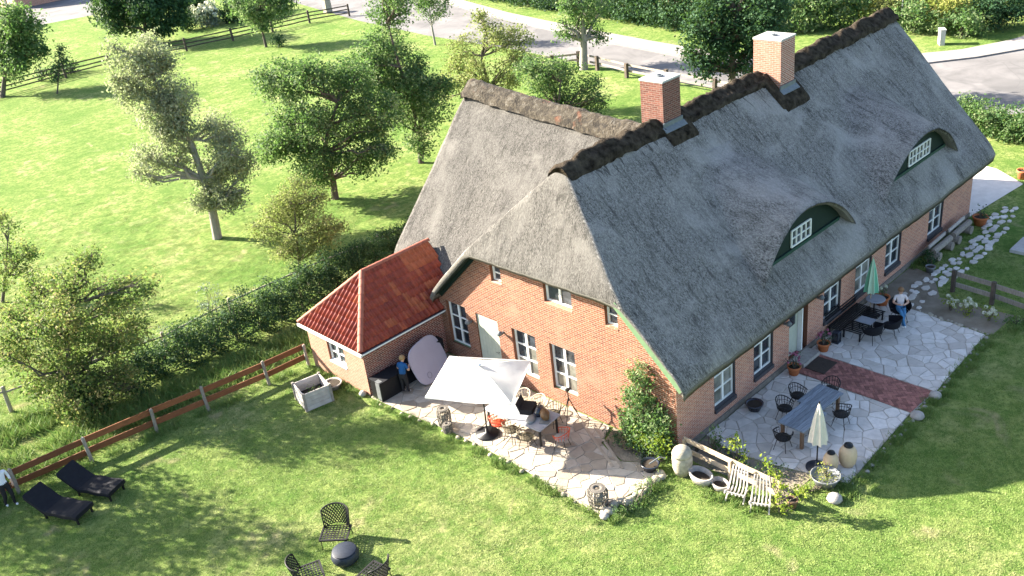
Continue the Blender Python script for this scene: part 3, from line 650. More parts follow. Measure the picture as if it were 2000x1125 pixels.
def flagstones(poly, size, seed, parent, mat, z0, z1, gap=.023, keep=1.0):
    r = random.Random(seed); xs = [p[0] for p in poly]; ys = [p[1] for p in poly]; S = []
    nx = int((max(xs) - min(xs)) / size) + 3; ny = int((max(ys) - min(ys)) / size) + 3
    for i in range(nx):
        for j in range(ny): S.append((min(xs) + (i - .5 + r.uniform(-.55, .55) + .5 * (j % 2)) * size, min(ys) + (j - .5 + r.uniform(-.55, .55)) * size))
    S = [s for s in S if r.random() > .16]
    for s in S:
        cell = [(s[0] - 2 * size, s[1] - 2 * size), (s[0] + 2 * size, s[1] - 2 * size), (s[0] + 2 * size, s[1] + 2 * size), (s[0] - 2 * size, s[1] + 2 * size)]
        cuts = []
        for o in S:
            d = (o[0] - s[0], o[1] - s[1]); L2 = math.hypot(*d)
            if 0 < L2 < 3.6 * size: cuts.append((L2, d))
        cuts.sort(); g = gap * r.uniform(.7, 1.3)
        planes = [((s[0] + d[0] * (.5 - g / 2 / L2), s[1] + d[1] * (.5 - g / 2 / L2)), (d[0] / L2, d[1] / L2)) for L2, d in cuts]
        c2 = cell
        for p, n in planes: c2 = clip(c2, p, n)
        if len(c2) < 3: continue
        q = list(poly)
        for i in range(len(c2)):
            a, b = c2[i], c2[(i + 1) % len(c2)]; e = (b[0] - a[0], b[1] - a[1]); L2 = math.hypot(*e)
            if L2 > 1e-6: q = clip(q, a, (e[1] / L2, -e[0] / L2))
        if len(q) < 3 or area(q) < .02: continue
        k = []                                            # drop doubled points, roughen long edges
        for p in q:
            if not k or math.hypot(p[0] - k[-1][0], p[1] - k[-1][1]) > .03: k.append(p)
        if len(k) < 3: continue
        mb = MB(); mb.prism([(x + r.uniform(-.012, .012), y + r.uniform(-.012, .012)) for x, y in k], z0, z1 + r.uniform(-.008, .008), .012); mb.build('flagstone', mat, parent)
PF = [(-4.0, 11.36), (-3.8, 9), (-3.62, 7.3), (-3.55, 4.1), (-3.72, 1.5), (-3.72, .22), (-1.95, -.05), (-1.05, -.05), (-.75, .3), (-1.35, 1.3), (-1.0, 2.45), (-.08, 2.8), (-.08, 11.36)]
PA = [(1.45, -.09), (6.44, -.09), (6.40, -4.74), (1.95, -4.9), (1.72, -3.9), (1.38, -2.5), (1.18, -1.2)]
PB = [(8.06, -.09), (13.0, -.09), (12.95, -2.0), (12.6, -4.72), (8.06, -4.86)]
for poly, mt, sd, sz in ((PF, 'flag_warm', 5, .41), (PA, 'flag_cool', 6, .40), (PB, 'flag_cool', 7, .40)):
    mb = MB(); mb.prism(poly, 0, .022); pt = struct('patio', mb, M['joint']); flagstones(poly, sz, sd, pt, M[mt], .018, .042)
M['paver'] = pm('clay_paver', (0.30, 0.13, 0.10), (0.22, 0.095, 0.08), 7, 0.9, 0.3, rand=.35)
mb = MB(); mb.prism([(6.47, -.09), (8.03, -.09), (8.03, -4.84), (6.43, -4.76)], 0, .022); bp = struct('brick_path', mb, M['joint'])
PP = [(6.49, -.1), (8.02, -.1), (8.02, -4.8), (6.45, -4.74)]
def herring():
    W = .118; th = R(45); c, s = math.cos(th), math.sin(th)
    for i in range(-60, 60):
        for j in range(-60, 60):
            k = (i - j) % 4
            if k == 0: r = (i, j, 2, 1)
            elif k == 2 + 1: r = (i, j, 1, 2)
            else: continue
            g = .035; pts = [((r[0] + a) * W, (r[1] + b) * W) for a, b in ((g, g), (r[2] - g, g), (r[2] - g, r[3] - g), (g, r[3] - g))]
            pts = [(7.25 + x * c - y * s, -2.4 + x * s + y * c) for x, y in pts]
            if not any(6.3 < x < 8.2 and -5 < y < 0 for x, y in pts): continue
            q = pts
            for a, b in zip(PP, PP[1:] + PP[:1]):
                e = (b[0] - a[0], b[1] - a[1]); L2 = math.hypot(*e); q = clip(q, a, (-e[1] / L2, e[0] / L2))
                if len(q) < 3: break
            if len(q) < 3 or area(q) < .002: continue
            m_ = MB(); m_.prism(q, .018, .043 + random.uniform(-.004, .004)); m_.build('paving_brick', M['paver'], bp)
herring()
# irregular stepping stones to the far corner
pth = MB(); pth.prism([(13.0, -1.2), (13.0, -2.0), (14.4, -1.8), (14.3, -1.0)], 0, .006); sp = struct('stepping_path', pth, M['soil'])
SPL = [(13.2, -1.55), (14.3, -1.35), (15.7, -1.5), (17.5, -1.65), (19.3, -1.7), (20.8, -1.6), (23.0, -1.35), (24.6, -1.0)]
rr = random.Random(4)
for (xa, ya), (xb, yb) in zip(SPL[:-1], SPL[1:]):
    n = int(math.hypot(xb - xa, yb - ya) / .30)
    for k in range(n):
        for side in (-.34, 0, .34):
            if rr.random() < .12: continue
            t = (k + rr.uniform(.1, .9)) / n; x = xa + (xb - xa) * t; y = ya + (yb - ya) * t + side + rr.uniform(-.1, .1); m_ = MB(); r0 = rr.uniform(.11, .20); nn = rr.randint(5, 7); a0 = rr.random() * 6
            m_.prism([(x + r0 * rr.uniform(.75, 1.25) * math.cos(a0 + 6.283 * i / nn) * 1.15, y + r0 * rr.uniform(.7, 1.0) * math.sin(a0 + 6.283 * i / nn)) for i in range(nn)], 0, .05 + rr.uniform(-.01, .01), .012); m_.build('stepping_stone', M['flag_cool'], sp)
dr_ = MB(); dr_.bar((.0, 4.75, .05), (-1.75, 1.3, .05), .10, .02); dr_.bar((-.35, 3.4, .05), (-1.62, 1.0, .05), .09, .02)
M['steel'] = pm('steel', (0.55, 0.54, 0.52), (0.42, 0.41, 0.40), 12, 0.4, metal=.6)
tag(dr_.build('drain_channel', M['flag_warm'], bpy.data.objects['patio']), 'pale drain strips let into the paving')

# ------------------------------------------------------------------ timber fences
M['wood_brown'] = pm('stained_board', (0.20, 0.075, 0.03), (0.13, 0.048, 0.02), 3, 0.75, 0.3, (1, 1, 6), rand=.2)
M['wood_grey'] = pm('weathered_wood', (0.32, 0.28, 0.235), (0.19, 0.165, 0.14), 5, 0.9, 0.5, (4, 4, 1), rand=.15)
M['wood_pale'] = pm('pale_new_wood', (0.50, 0.40, 0.28), (0.42, 0.33, 0.22), 4, 0.8, 0.3, rand=.1)
M['wood_dark'] = pm('dark_old_wood', (0.10, 0.078, 0.062), (0.06, 0.048, 0.038), 5, 0.9, 0.5, rand=.2)
M['wood_bleach'] = pm('bleached_slat', (0.50, 0.46, 0.42), (0.38, 0.345, 0.31), 5, 0.85, 0.3, rand=.12)
def fence(name, label, P, ph, pw, rails, pmat, rmat, round_post=False, rail_off=0.0, round_rail=False, lean=0.0, seed=0, group=None):
    r = random.Random(seed); base = Vector((P[0][0], P[0][1], 0)); t = thing(name, label, 'fence', base, group=group); pts = [Vector((x, y, 0)) - base for x, y in P]
    for i, p in enumerate(pts):
        d = (pts[min(i + 1, len(pts) - 1)] - pts[max(0, i - 1)]).normalized(); top = p + Vector((r.uniform(-lean, lean), r.uniform(-lean, lean), ph * r.uniform(.95, 1.05)))
        q = MB()
        if round_post: q.tube([p - Vector((0, 0, .1)), p.lerp(top, .5) + Vector((r.uniform(-.02, .02), 0, 0)), top - Vector((0, 0, .04)), top], [pw * .55, pw * .5, pw * .5, pw * .3], 7)
        else: q.bar(p - Vector((0, 0, .1)), top, pw, pw, up=d)
        q.build('post', pmat, t)
    for a, b in zip(pts[:-1], pts[1:]):
        d = (b - a).normalized(); n = Vector((-d.y, d.x, 0)) * rail_off
        for z, h in rails:
            q = MB(); j = lambda: Vector((0, 0, r.uniform(-.03, .03)))
            A_ = a + n + Vector((0, 0, z)) - d * .05 + j(); B_ = b + n + Vector((0, 0, z)) + d * .05 + j()
            if round_rail: q.tube([A_, A_.lerp(B_, .5) + j(), B_], h / 2, 6)
            else: q.bar(A_, B_, .035, h)
            q.build('rail', rmat, t)
    return t
fence('board_fence', 'brown two-board fence with grey posts running to the outbuilding', [(-17.9, 17.3), (-15.3, 16.9), (-12.8, 16.6), (-10.4, 16.3), (-8.4, 15.95), (-5.9, 15.6), (-4.1, 15.45)], 1.08, .13, [(.88, .24), (.42, .24)], M['wood_grey'], M['wood_brown'], True, .09, lean=.05, seed=1)
fence('rail_fence', 'old single-rail fence beyond the dark hedge', [(-17, 23.6), (-13.5, 22.9), (-10.4, 22.2), (-7.3, 21.5), (-3.9, 21.9), (0.3, 21.9), (4.4, 21.5), (8.5, 21.3)], 1.15, .16, [(.92, .09)], M['wood_grey'], M['wood_grey'], True, 0, True, .06, 2)
fence('paddock_fence', 'three-rail paddock fence along the far side of the meadow', [(-4, 83), (2, 83.8), (6.6, 84.1), (13.2, 84.5), (17.7, 84.2), (21.5, 83.4), (25.2, 82.0), (30.1, 80.8), (34.6, 80), (39.1, 79.4), (43.2, 77.4)], 1.35, .2, [(1.15, .14), (.75, .14), (.35, .14)], M['wood_dark'], M['wood_dark'], False, .12, True, .04, 3)
fence('road_fence', 'grey post and plank fence between the meadow and the road', [(33.6, 41.2), (34.9, 38.0), (36.5, 36.6), (36.0, 34.2), (35.2, 30.6), (34.7, 26.5), (34.2, 22), (33.6, 18)], 1.15, .24, [(.95, .15), (.5, .15)], M['wood_dark'], M['wood_grey'], False, .12, False, .03, 4)
fence('plank_fence', 'short weathered two-plank fence behind the hydrangeas', [(15.2, -2.4), (15.0, -4.0), (14.65, -6.0)], .95, .14, [(.80, .2), (.35, .2)], M['wood_dark'], M['wood_grey'], False, .08, False, .02, 5)
fence('garden_fence', 'pale new-wood fence beside the stone urn', [(.0, -.25), (-.05, -2.0), (-.12, -3.75)], .78, .09, [(.74, .17), (.33, .17)], M['wood_pale'], M['wood_pale'], False, .06, False, .02, 6)

# ------------------------------------------------------------------ furniture builders
M['black_metal'] = pm('black_metal', (0.007, 0.007, 0.008), (0.012, 0.012, 0.013), 10, 0.45)
M['black_fabric'] = pm('black_fabric', (0.0045, 0.005, 0.008), (0.008, 0.009, 0.013), 12, 0.85)
M['black_rattan'] = pm('black_rattan', (0.009, 0.0085, 0.008), (0.018, 0.017, 0.016), 20, 0.6)
M['red_metal'] = pm('red_metal', (0.50, 0.075, 0.03), (0.40, 0.055, 0.025), 9, 0.45)
M['olive'] = pm('olive_weave', (0.13, 0.105, 0.065), (0.085, 0.07, 0.045), 14, 0.7)
M['cream_weave'] = pm('cream_weave', (0.50, 0.44, 0.34), (0.40, 0.35, 0.27), 14, 0.7)
M['canvas_white'] = pm('white_canvas', (0.80, 0.79, 0.77), (0.74, 0.73, 0.71), 2, 0.9, 0.15, bscale=4, bd=.05)
def canvas():
    m, nt, b = newmat('white_canvas_thin'); out = nt.nodes['Material Output']; b.inputs['Roughness'].default_value = .9; c = ramp(nt, noise(nt, objc(nt), 3, 4), [(.3, (.82, .81, .79)), (.7, (.77, .76, .74))]); nt.links.new(c, b.inputs['Base Color'])
    tr = nd(nt, 'ShaderNodeBsdfTranslucent'); nt.links.new(c, tr.inputs['Color']); mx = nd(nt, 'ShaderNodeMixShader'); mx.inputs[0].default_value = .4; nt.links.new(b.outputs[0], mx.inputs[1]); nt.links.new(tr.outputs[0], mx.inputs[2]); nt.links.new(mx.outputs[0], out.inputs['Surface']); return m
M['canvas_thin'] = canvas()
M['canvas_cream'] = pm('cream_canvas', (0.62, 0.57, 0.49), (0.55, 0.50, 0.43), 4, 0.9)
M['grey_top'] = pm('grey_table_top', (0.30, 0.31, 0.335), (0.24, 0.25, 0.27), 4, 0.5, .1)
M['slate_wood'] = pm('slate_planks', (0.20, 0.235, 0.27), (0.11, 0.13, 0.155), 3, 0.42, 0.3, (1, 9, 1), rand=.18)
M['brown_wood'] = pm('brown_wood', (0.20, 0.12, 0.07), (0.13, 0.075, 0.045), 5, 0.7, .2, (1, 1, 5))
M['terracotta'] = pm('terracotta', (0.48, 0.16, 0.06), (0.40, 0.125, 0.045), 6, 0.8, .1)
M['clay'] = pm('sand_clay', (0.56, 0.42, 0.27), (0.48, 0.35, 0.22), 6, 0.85, .15)
M['stone'] = pm('old_stone', (0.40, 0.36, 0.28), (0.24, 0.215, 0.165), 8, 0.95, .6, bscale=22)
M['pale_stone'] = pm('pale_stone', (0.36, 0.335, 0.30), (0.25, 0.23, 0.205), 7, 0.95, .5)
M['lilac'] = pm('lilac_cloth', (0.40, 0.37, 0.44), (0.37, 0.345, 0.41), 2, 0.8)
M['wicker_grey'] = pm('grey_wicker', (0.15, 0.135, 0.115), (0.085, 0.077, 0.066), 20, 0.8, .5)
M['zinc'] = pm('zinc', (0.22, 0.23, 0.235), (0.16, 0.17, 0.175), 6, 0.5, metal=.4)
M['blue_glaze'] = pm('dark_blue_glaze', (0.015, 0.018, 0.03), (0.025, 0.03, 0.045), 6, 0.2, spec=.6)
M['brown_leather'] = pm('brown_leather', (0.16, 0.085, 0.035), (0.10, 0.05, 0.02), 9, 0.5)
M['drum_blue'] = pm('slate_blue_drum', (0.022, 0.028, 0.042), (0.016, 0.02, 0.03), 6, 0.5)
M['soil_dark'] = pm('potting_soil', (0.05, 0.038, 0.028), (0.03, 0.023, 0.017), 14, 1.0, .5)

def shell_chair(label, loc, rz, mat, legm, group, solid=False, h=.78, seat_z=.44, w=.54, n=13, cushion=None):
    """armchair facing local +X: seat disc, wrap-round back of spindles or a solid shell, four splayed legs"""
    t = thing('armchair', label, 'chair', loc, rz, group)
    s = MB(); s.lathe([(.02, seat_z - .03), (w * .42, seat_z - .03), (w * .46, seat_z), (w * .42, seat_z + .03), (.02, seat_z + .03)], 16); s.build('seat', cushion or mat, t, True)
    b = MB(); A0 = R(62 if solid else 50)
    def rim(a, k): 
        r = w * (.46 + .12 * k); zt = seat_z + (h - seat_z) * k * (1 if True else 0)
        f = (math.cos(a) * -1); lift = .55 + .45 * max(0, -math.cos(a)) 
        return Vector((r * math.cos(a), r * math.sin(a), seat_z + (h - seat_z) * k * lift))
    angs = [A0 + (2 * math.pi - 2 * A0) * i / (n - 1) for i in range(n)]
    if solid:
        mk = 6; vs = [rim(a, k / (mk - 1)) for a in angs for k in range(mk)]; fs = [(i * mk + k, (i + 1) * mk + k, (i + 1) * mk + k + 1, i * mk + k + 1) for i in range(n - 1) for k in range(mk - 1)]
        b.add(vs, fs); b.add([v * 1.0 + Vector((-.0, 0, 0)) + Vector((v.x, v.y, 0)).normalized() * .035 for v in vs], [f[::-1] for f in fs])
    else:
        for a in angs: b.tube([rim(a, 0), rim(a, .5) , rim(a, 1)], .009, 4)
        b.tube([rim(a, .55) for a in angs], .008, 4)
    b.build('backrest', mat, t, solid)
    q = MB(); q.tube([rim(a, 1) + (Vector((rim(a, 1).x, rim(a, 1).y, 0)).normalized() * .017 if solid else Vector()) for a in angs], .017, 6); q.build('rim', mat, t, True)
    for sx in (-1, 1):
        for sy in (-1, 1):
            q = MB(); q.tube([(sx * w * .24, sy * w * .24, seat_z - .02), (sx * w * .42, sy * w * .40, .0)], [.014, .010], 6); q.build('leg', legm, t)
    return t
def pot(label, loc, r, h, mat, name='plant_pot', cat='pot', group=None, fill='soil_dark', prof=None):
    t = thing(name, label, cat, loc, 0, group); q = MB()
    q.lathe(prof or [(r * .68, 0), (r * .9, h * .75), (r, h * .8), (r * 1.06, h), (r * .9, h), (r * .82, h * .82)], 20); q.build('body', mat, t, True)
    if fill:
        q = MB(); q.lathe([(.0, h * .83), (r * .84, h * .83)], 16, close=False); q.build('soil', M[fill], t)
    return t
# --- front terrace
def parasol():
    t = thing('market_parasol', 'open white square parasol on a black pole over the dining table', 'parasol', (-2.97, 5.98, .04))
    u = Vector((.485, -.875, 0)); v = Vector((.875, .485, 0)); top = Vector((.10, .02, 2.74)); tl = Vector((0, 0, .0))
    cs_ = [u * (-1.5 * a) + v * (1.25 * b) + Vector((-.03, -.02, 2.30 + (.06 if b > 0 else -.02))) for a, b in ((1, -1), (-1, -1), (-1, 1), (1, 1))]
    c = MB(); n = 8
    for k in range(4):
        A_, B_ = cs_[k], cs_[(k + 1) % 4]; vs = []; row = []
        for i in range(n + 1):
            for j in range(n + 1):
                e = A_.lerp(B_, j / n); p = top.lerp(e, i / n); sag = -.09 * math.sin(math.pi * j / n) * (i / n) + .07 * math.sin(math.pi * i / n) * (1 - .5 * math.sin(math.pi * j / n))
                sag += .012 * math.sin(i * 2.1 + k) * math.sin(j * 1.7 + k * 2)
                vs.append(p + Vector((0, 0, -sag if False else sag)))
        c.add(vs, [(i * (n + 1) + j, (i + 1) * (n + 1) + j, (i + 1) * (n + 1) + j + 1, i * (n + 1) + j + 1) for i in range(n) for j in range(n)])
        c.add([A_ + Vector((0, 0, 0)), B_, B_ - Vector((0, 0, .05)), A_ - Vector((0, 0, .05))], [(0, 1, 2, 3)])
    c.build('canopy', M['canvas_thin'], t, True)
    for e in cs_:
        q = MB(); q.tube([top - Vector((0, 0, .10)), e - Vector((0, 0, .04))], .012, 5); q.build('rib', M['black_metal'], t)
    q = MB(); q.tube([(0, 0, .06), (.05, .01, 1.4), tuple(top + Vector((0, 0, .06)))], .028, 10); q.build('pole', M['black_metal'], t)
    q = MB(); q.lathe([(.40, 0), (.42, .03), (.40, .07), (.06, .09), (.05, .25), (.04, .25)], 28); q.build('base', M['black_metal'], t, True)
    q = MB(); q.lathe([(.03, 2.78), (.09, 2.80), (.03, 2.86)], 10, (.10, .02, 0)); q.build('finial', M['canvas_white'], t)
parasol()
def table(name, label, c, lx, ly, h, rz, topm, legm, planks=0, leg=.06):
    t = thing(name, label, 'table', (c[0], c[1], .04), rz)
    if planks:
        for k in range(planks):
            w = ly / planks; q = MB(); q.box((random.uniform(-.008, .008), -ly / 2 + w * (k + .5), h - .025), (lx, w - .008, .05)); q.build('table_plank', topm, t)
    else:
        q = MB(); q.box((0, 0, h - .02), (lx, ly, .04)); q.build('table_top', topm, t)
    q = MB(); q.box((0, ly / 2 - .12, h - .09), (lx - .3, .04, .08)); q.box((0, -ly / 2 + .12, h - .09), (lx - .3, .04, .08)); q.build('apron', legm, t)
    for sx in (-1, 1):
        for sy in (-1, 1):
            q = MB(); q.box((sx * (lx / 2 - .12), sy * (ly / 2 - .12), (h - .05) / 2), (leg, leg, h - .05)); q.build('leg', legm, t)
    return t
table('dining_table', 'long grey dining table with black legs under the white parasol', (-2.0, 5.15), 2.55, 1.15, .74, R(-85), M['grey_top'], M['black_metal'])
G = 'chairs round the grey dining table'
shell_chair('red wire armchair half under the white parasol', (-2.68, 5.66, .04), R(5), M['red_metal'], M['black_metal'], G)
shell_chair('olive woven armchair next to the red one under the parasol', (-2.68, 5.0, .04), R(0), M['olive'], M['black_metal'], G)
shell_chair('olive woven armchair nearest the table end away from the parasol', (-2.66, 4.3, .04), R(8), M['olive'], M['black_metal'], G)
shell_chair('red wire armchair at the head of the table by the tripod', (-1.98, 3.32, .04), R(110), M['red_metal'], M['black_metal'], G, cushion=M['pale_stone'])
shell_chair('cream woven armchair backing on the house, parasol side', (-1.18, 5.95, .04), R(180), M['cream_weave'], M['black_metal'], G)
shell_chair('cream woven armchair backing on the house, middle one', (-1.12, 5.25, .04), R(180), M['cream_weave'], M['black_metal'], G)
shell_chair('olive woven armchair backing on the house beside the brown bag', (-1.12, 4.5, .04), R(175), M['olive'], M['black_metal'], G)
def hardcase():
    t = thing('camera_case', 'black hard case lying open on the dining table', 'case', (-1.78, 5.02, .78), R(28)); q = MB(); q.box((0, 0, .09), (.62, .46, .18), taper=.95); q.build('shell', M['black_fabric'], t)
    q = MB(); q.box((0, .26, .22), (.60, .05, .40), M=Matrix.Rotation(R(-20), 3, 'X')); q.build('lid', M['black_fabric'], t)
    q = MB(); q.tube([(-.1, -.235, .1), (-.1, -.28, .1), (.1, -.28, .1), (.1, -.235, .1)], .012, 6); q.build('handle', M['black_metal'], t)
hardcase()
def bag(label, loc, rz, s, mat):
    t = thing('bag', label, 'bag', loc, rz); q = MB(); q.lathe([(.30, 0), (.36, .10), (.34, .22), (.22, .30), (.05, .32)], 14, sx=s, sy=s * .62); q.build('body', mat, t, True)
    q = MB(); q.tube([(-.16 * s, 0, .26), (-.1 * s, 0, .42), (.1 * s, 0, .42), (.16 * s, 0, .26)], .014, 6); q.build('strap', mat, t)
bag('brown leather bag on the dining table corner', (-1.78, 4.22, .78), R(60), .75, M['brown_leather'])
bag('dark blue bag between the hard case and the brown bag', (-1.72, 4.52, .78), R(20), .7, M['blue_glaze'])
q = MB(); q.lathe([(.0, 0), (.22, .0), (.24, .03), (.2, .07), (.1, .09), (0, .09)], 16, sx=1.15, sy=.7); tag(q.build('pouch', M['zinc'], None, True, (-2.16, 4.52, .785), R(30)), 'grey blue oval pouch on the near table edge', 'pouch')
q = MB(); q.box((0, 0, .012), (.34, .24, .02)); q.box((0, .14, .11), (.34, .02, .22), M=Matrix.Rotation(R(-15), 3, 'X')); tag(q.build('laptop', M['zinc'], None, False, (-1.98, 4.05, .785), R(-60)), 'small grey laptop open at the bare end of the table', 'laptop')
def tripod():
    t = thing('camera_tripod', 'black camera tripod standing on the terrace by the gable', 'tripod', (-.62, 4.18, .04)); q = MB()
    for a in (R(200), R(320), R(80)):
        l = MB(); l.tube([(0, 0, .95), (.36 * math.cos(a), .36 * math.sin(a), 0)], [.018, .012], 6); l.build('leg', M['black_metal'], t)
    q.tube([(0, 0, .8), (0, 0, 1.2)], .02, 8); q.build('column', M['black_metal'], t)
    q = MB(); q.box((0, 0, 1.27), (.13, .1, .1)); q.tube([(.05, 0, 1.27), (.14, 0, 1.27)], .04, 8); q.tube([(-.03, 0, 1.22), (-.25, -.05, 1.12)], .01, 5); q.build('head', M['black_metal'], t)
tripod()
def wicker_lantern(label, loc, r, h, group):
    t = thing('wicker_lantern', label, 'lantern', loc, 0, group); q = MB(); n = 18
    for k in range(n):
        a = 2 * math.pi * k / n; q.tube([(r * .85 * math.cos(a), r * .85 * math.sin(a), 0), (r * math.cos(a), r * math.sin(a), h * .3), (r * math.cos(a), r * math.sin(a), h * .75), (r * .8 * math.cos(a), r * .8 * math.sin(a), h)], .016, 4)
    for z, k in ((.02, .86), (h * .3, 1), (h * .55, 1.01), (h * .78, 1), (h, .8)):
        q.tube([(r * k * math.cos(2 * math.pi * i / 20), r * k * math.sin(2 * math.pi * i / 20), z) for i in range(21)], .018, 5)
    q.build('basket', M['wicker_grey'], t); q = MB(); q.lathe([(r * .8, h), (r * .55, h + .02), (r * .3, h + .02), (r * .3, h - .05)], 18, close=False); q.build('top', M['wicker_grey'], t, True)
    q = MB(); q.lathe([(.01, .03), (r * .5, .03), (r * .5, h * .6), (.01, h * .6)], 14); q.build('inner_glass', M['stone'], t, True)
wicker_lantern('tall grey wicker lantern on the terrace edge', (-3.5, 7.62, .04), .24, .70, 'wicker lanterns on the terrace')
wicker_lantern('small wicker lantern at the foot of the tall one', (-3.72, 7.22, .04), .17, .34, 'wicker lanterns on the terrace')
wicker_lantern('squat wicker lantern at the terrace corner by the hedge', (-3.42, .50, .04), .31, .62, 'wicker lanterns on the terrace')
t = pot('glossy dark blue bowl pot by the climbing plant', (-1.12, .28, .04), .30, .26, M['blue_glaze'])
q = MB(); q.tube([(-.1, -.05, .3), (.25, -.2, .42), (.4, -.35, .35)], .025, 6); q.build('watering_spout', M['zinc'], t)
def kitchen():
    t = thing('outdoor_kitchen', 'black outdoor kitchen counter along the outbuilding wall', 'counter', (-3.95, 10.98, .04)); q = MB(); q.box((.55, 0, .40), (1.1, .62, .80)); q.build('cabinet', M['black_metal'], t)
    q = MB(); q.box((1.75, .08, .40), (1.3, .46, .80)); q.box((2.9, .12, .52), (1.0, .38, 1.04)); q.build('grill_cabinet', M['black_fabric'], t)
    q = MB(); q.box((.55, -.01, .82), (1.14, .68, .035)); q.build('counter_top', M['black_fabric'], t)
    q = MB(); q.box((-.012, -.16, .42), (.02, .24, .72)); q.box((.06, -.16, .835), (.18, .24, .012)); q.build('metal_door', M['zinc'], t)
kitchen()
def panel():
    t = thing('oval_panel', 'large pale lilac rounded panel propped against the counter', 'panel', (-1.55, 10.25, .04), R(16)); q = MB(); n = 40; w, h = .98, .80; out = []
    for k in range(n):
        a = 2 * math.pi * k / n; c, s = math.cos(a), math.sin(a); out.append((w * abs(c) ** .62 * (1 if c > 0 else -1), h * abs(s) ** .62 * (1 if s > 0 else -1)))
    tilt = R(24); f = lambda x, y, d: (x, (y + h) * math.sin(tilt) + d * math.cos(tilt), (y + h) * math.cos(tilt) - d * math.sin(tilt) + .02)
    q.add([f(x, y, 0) for x, y in out] + [f(x, y, .06) for x, y in out], [tuple(range(n)), tuple(range(2 * n - 1, n - 1, -1))] + [(k, n + k, n + (k + 1) % n, (k + 1) % n) for k in range(n)]); q.build('cloth', M['lilac'], t)
    q = MB(); q.tube([f(x, y, .03) for x, y in out + out[:1]], .022, 6); q.build('rim', M['lilac'], t, True)
    q = MB(); q.tube([f(-.35 + .12 * math.cos(2 * math.pi * k / 16), -.5 + .12 * math.sin(2 * math.pi * k / 16), -.005) for k in range(17)], .008, 5); q.build('stitched_ring', M['zinc'], t)
panel()
# --- garden things near the outbuilding
def crate():
    t = thing('planter_box', 'weathered timber planter box standing on the lawn', 'planter', (-5.45, 13.05, 0), R(-12)); L_, H_ = 1.05, .78
    for ax in (0, 1):
        for s in (-1, 1):
            for k in range(4):
                q = MB(); z = .1 + k * .19
                q.box((s * L_ / 2, 0, z) if ax == 0 else (0, s * L_ / 2, z), ((.04, L_ - .02, .18) if ax == 0 else (L_ - .02, .04, .18))); q.build('plank', M['wood_bleach'], t)
    for sx in (-1, 1):
        for sy in (-1, 1):
            q = MB(); q.box((sx * (L_ / 2 + .01), sy * (L_ / 2 + .01), H_ / 2 + .02), (.09, .09, H_)); q.build('corner_post', M['wood_grey'], t)
    q = MB(); q.box((0, 0, .3), (L_ - .06, L_ - .06, .04)); q.build('soil', M['soil_dark'], t)
crate()
t = pot('low round stone ring planter by the outbuilding wall', (-4.45, 13.2, 0), .36, .24, M['pale_stone'])
q = MB(); q.lathe([(.02, 0), (.13, .02), (.15, .12), (.08, .2), (.02, .21)], 9); tag(q.build('boulder', M['pale_stone'], None, True, (-4.1, 11.75, 0)), 'small white boulder at the outbuilding corner', 'boulder')
def lounger(label, loc, rz, group, back=38):
    t = thing('sun_lounger', label, 'lounger', loc, rz, group); t.scale = (1.1, 1.15, 1.05); w = .72; q = MB()
    q.box((.35, 0, .26), (1.35, w - .1, .05)); q.build('frame', M['black_metal'], t)
    m_ = MB(); n = 14
    def prof(s): return (1.02 - s, .36 + .02 * math.sin(s * 9)) if s < 1.25 else (1.02 - 1.25 - (s - 1.25) * math.cos(R(back)), .36 + (s - 1.25) * math.sin(R(back)))
    for i in range(n + 1):
        x, z = prof(i / n * 2.05); 
        for y, dz in ((-w / 2, -.13), (-w / 2, -.01), (-w / 2 + .05, .02), (w / 2 - .05, .02), (w / 2, -.01), (w / 2, -.13)): m_.v.append((x, y, z + dz))
    for i in range(n):
        for k in range(6): m_.f.append((i * 6 + k, i * 6 + (k + 1) % 6, (i + 1) * 6 + (k + 1) % 6, (i + 1) * 6 + k)); m_.m.append(0)
    m_.f.append(tuple(range(5, -1, -1))); m_.m.append(0); m_.f.append(tuple(n * 6 + k for k in range(6))); m_.m.append(0)
    m_.build('mattress', M['black_fabric'], t)
    for x in (-.3, .95):
        for s in (-1, 1):
            q = MB(); q.box((x, s * .28, .12), (.05, .05, .24)); q.build('leg', M['black_metal'], t)
    q = MB(); q.tube([(-.35, -.3, .25), (-.75, -.3, .55)], .015, 6); q.tube([(-.35, .3, .25), (-.75, .3, .55)], .015, 6); q.build('back_support', M['black_metal'], t)
lounger('black sun lounger half in front of the board fence, nearer the person in white', (-14.75, 14.5, 0), R(-65), 'black sun loungers')
lounger('black sun lounger with sunlit foot end, farther from the person in white', (-13.5, 14.8, 0), R(-65), 'black sun loungers')
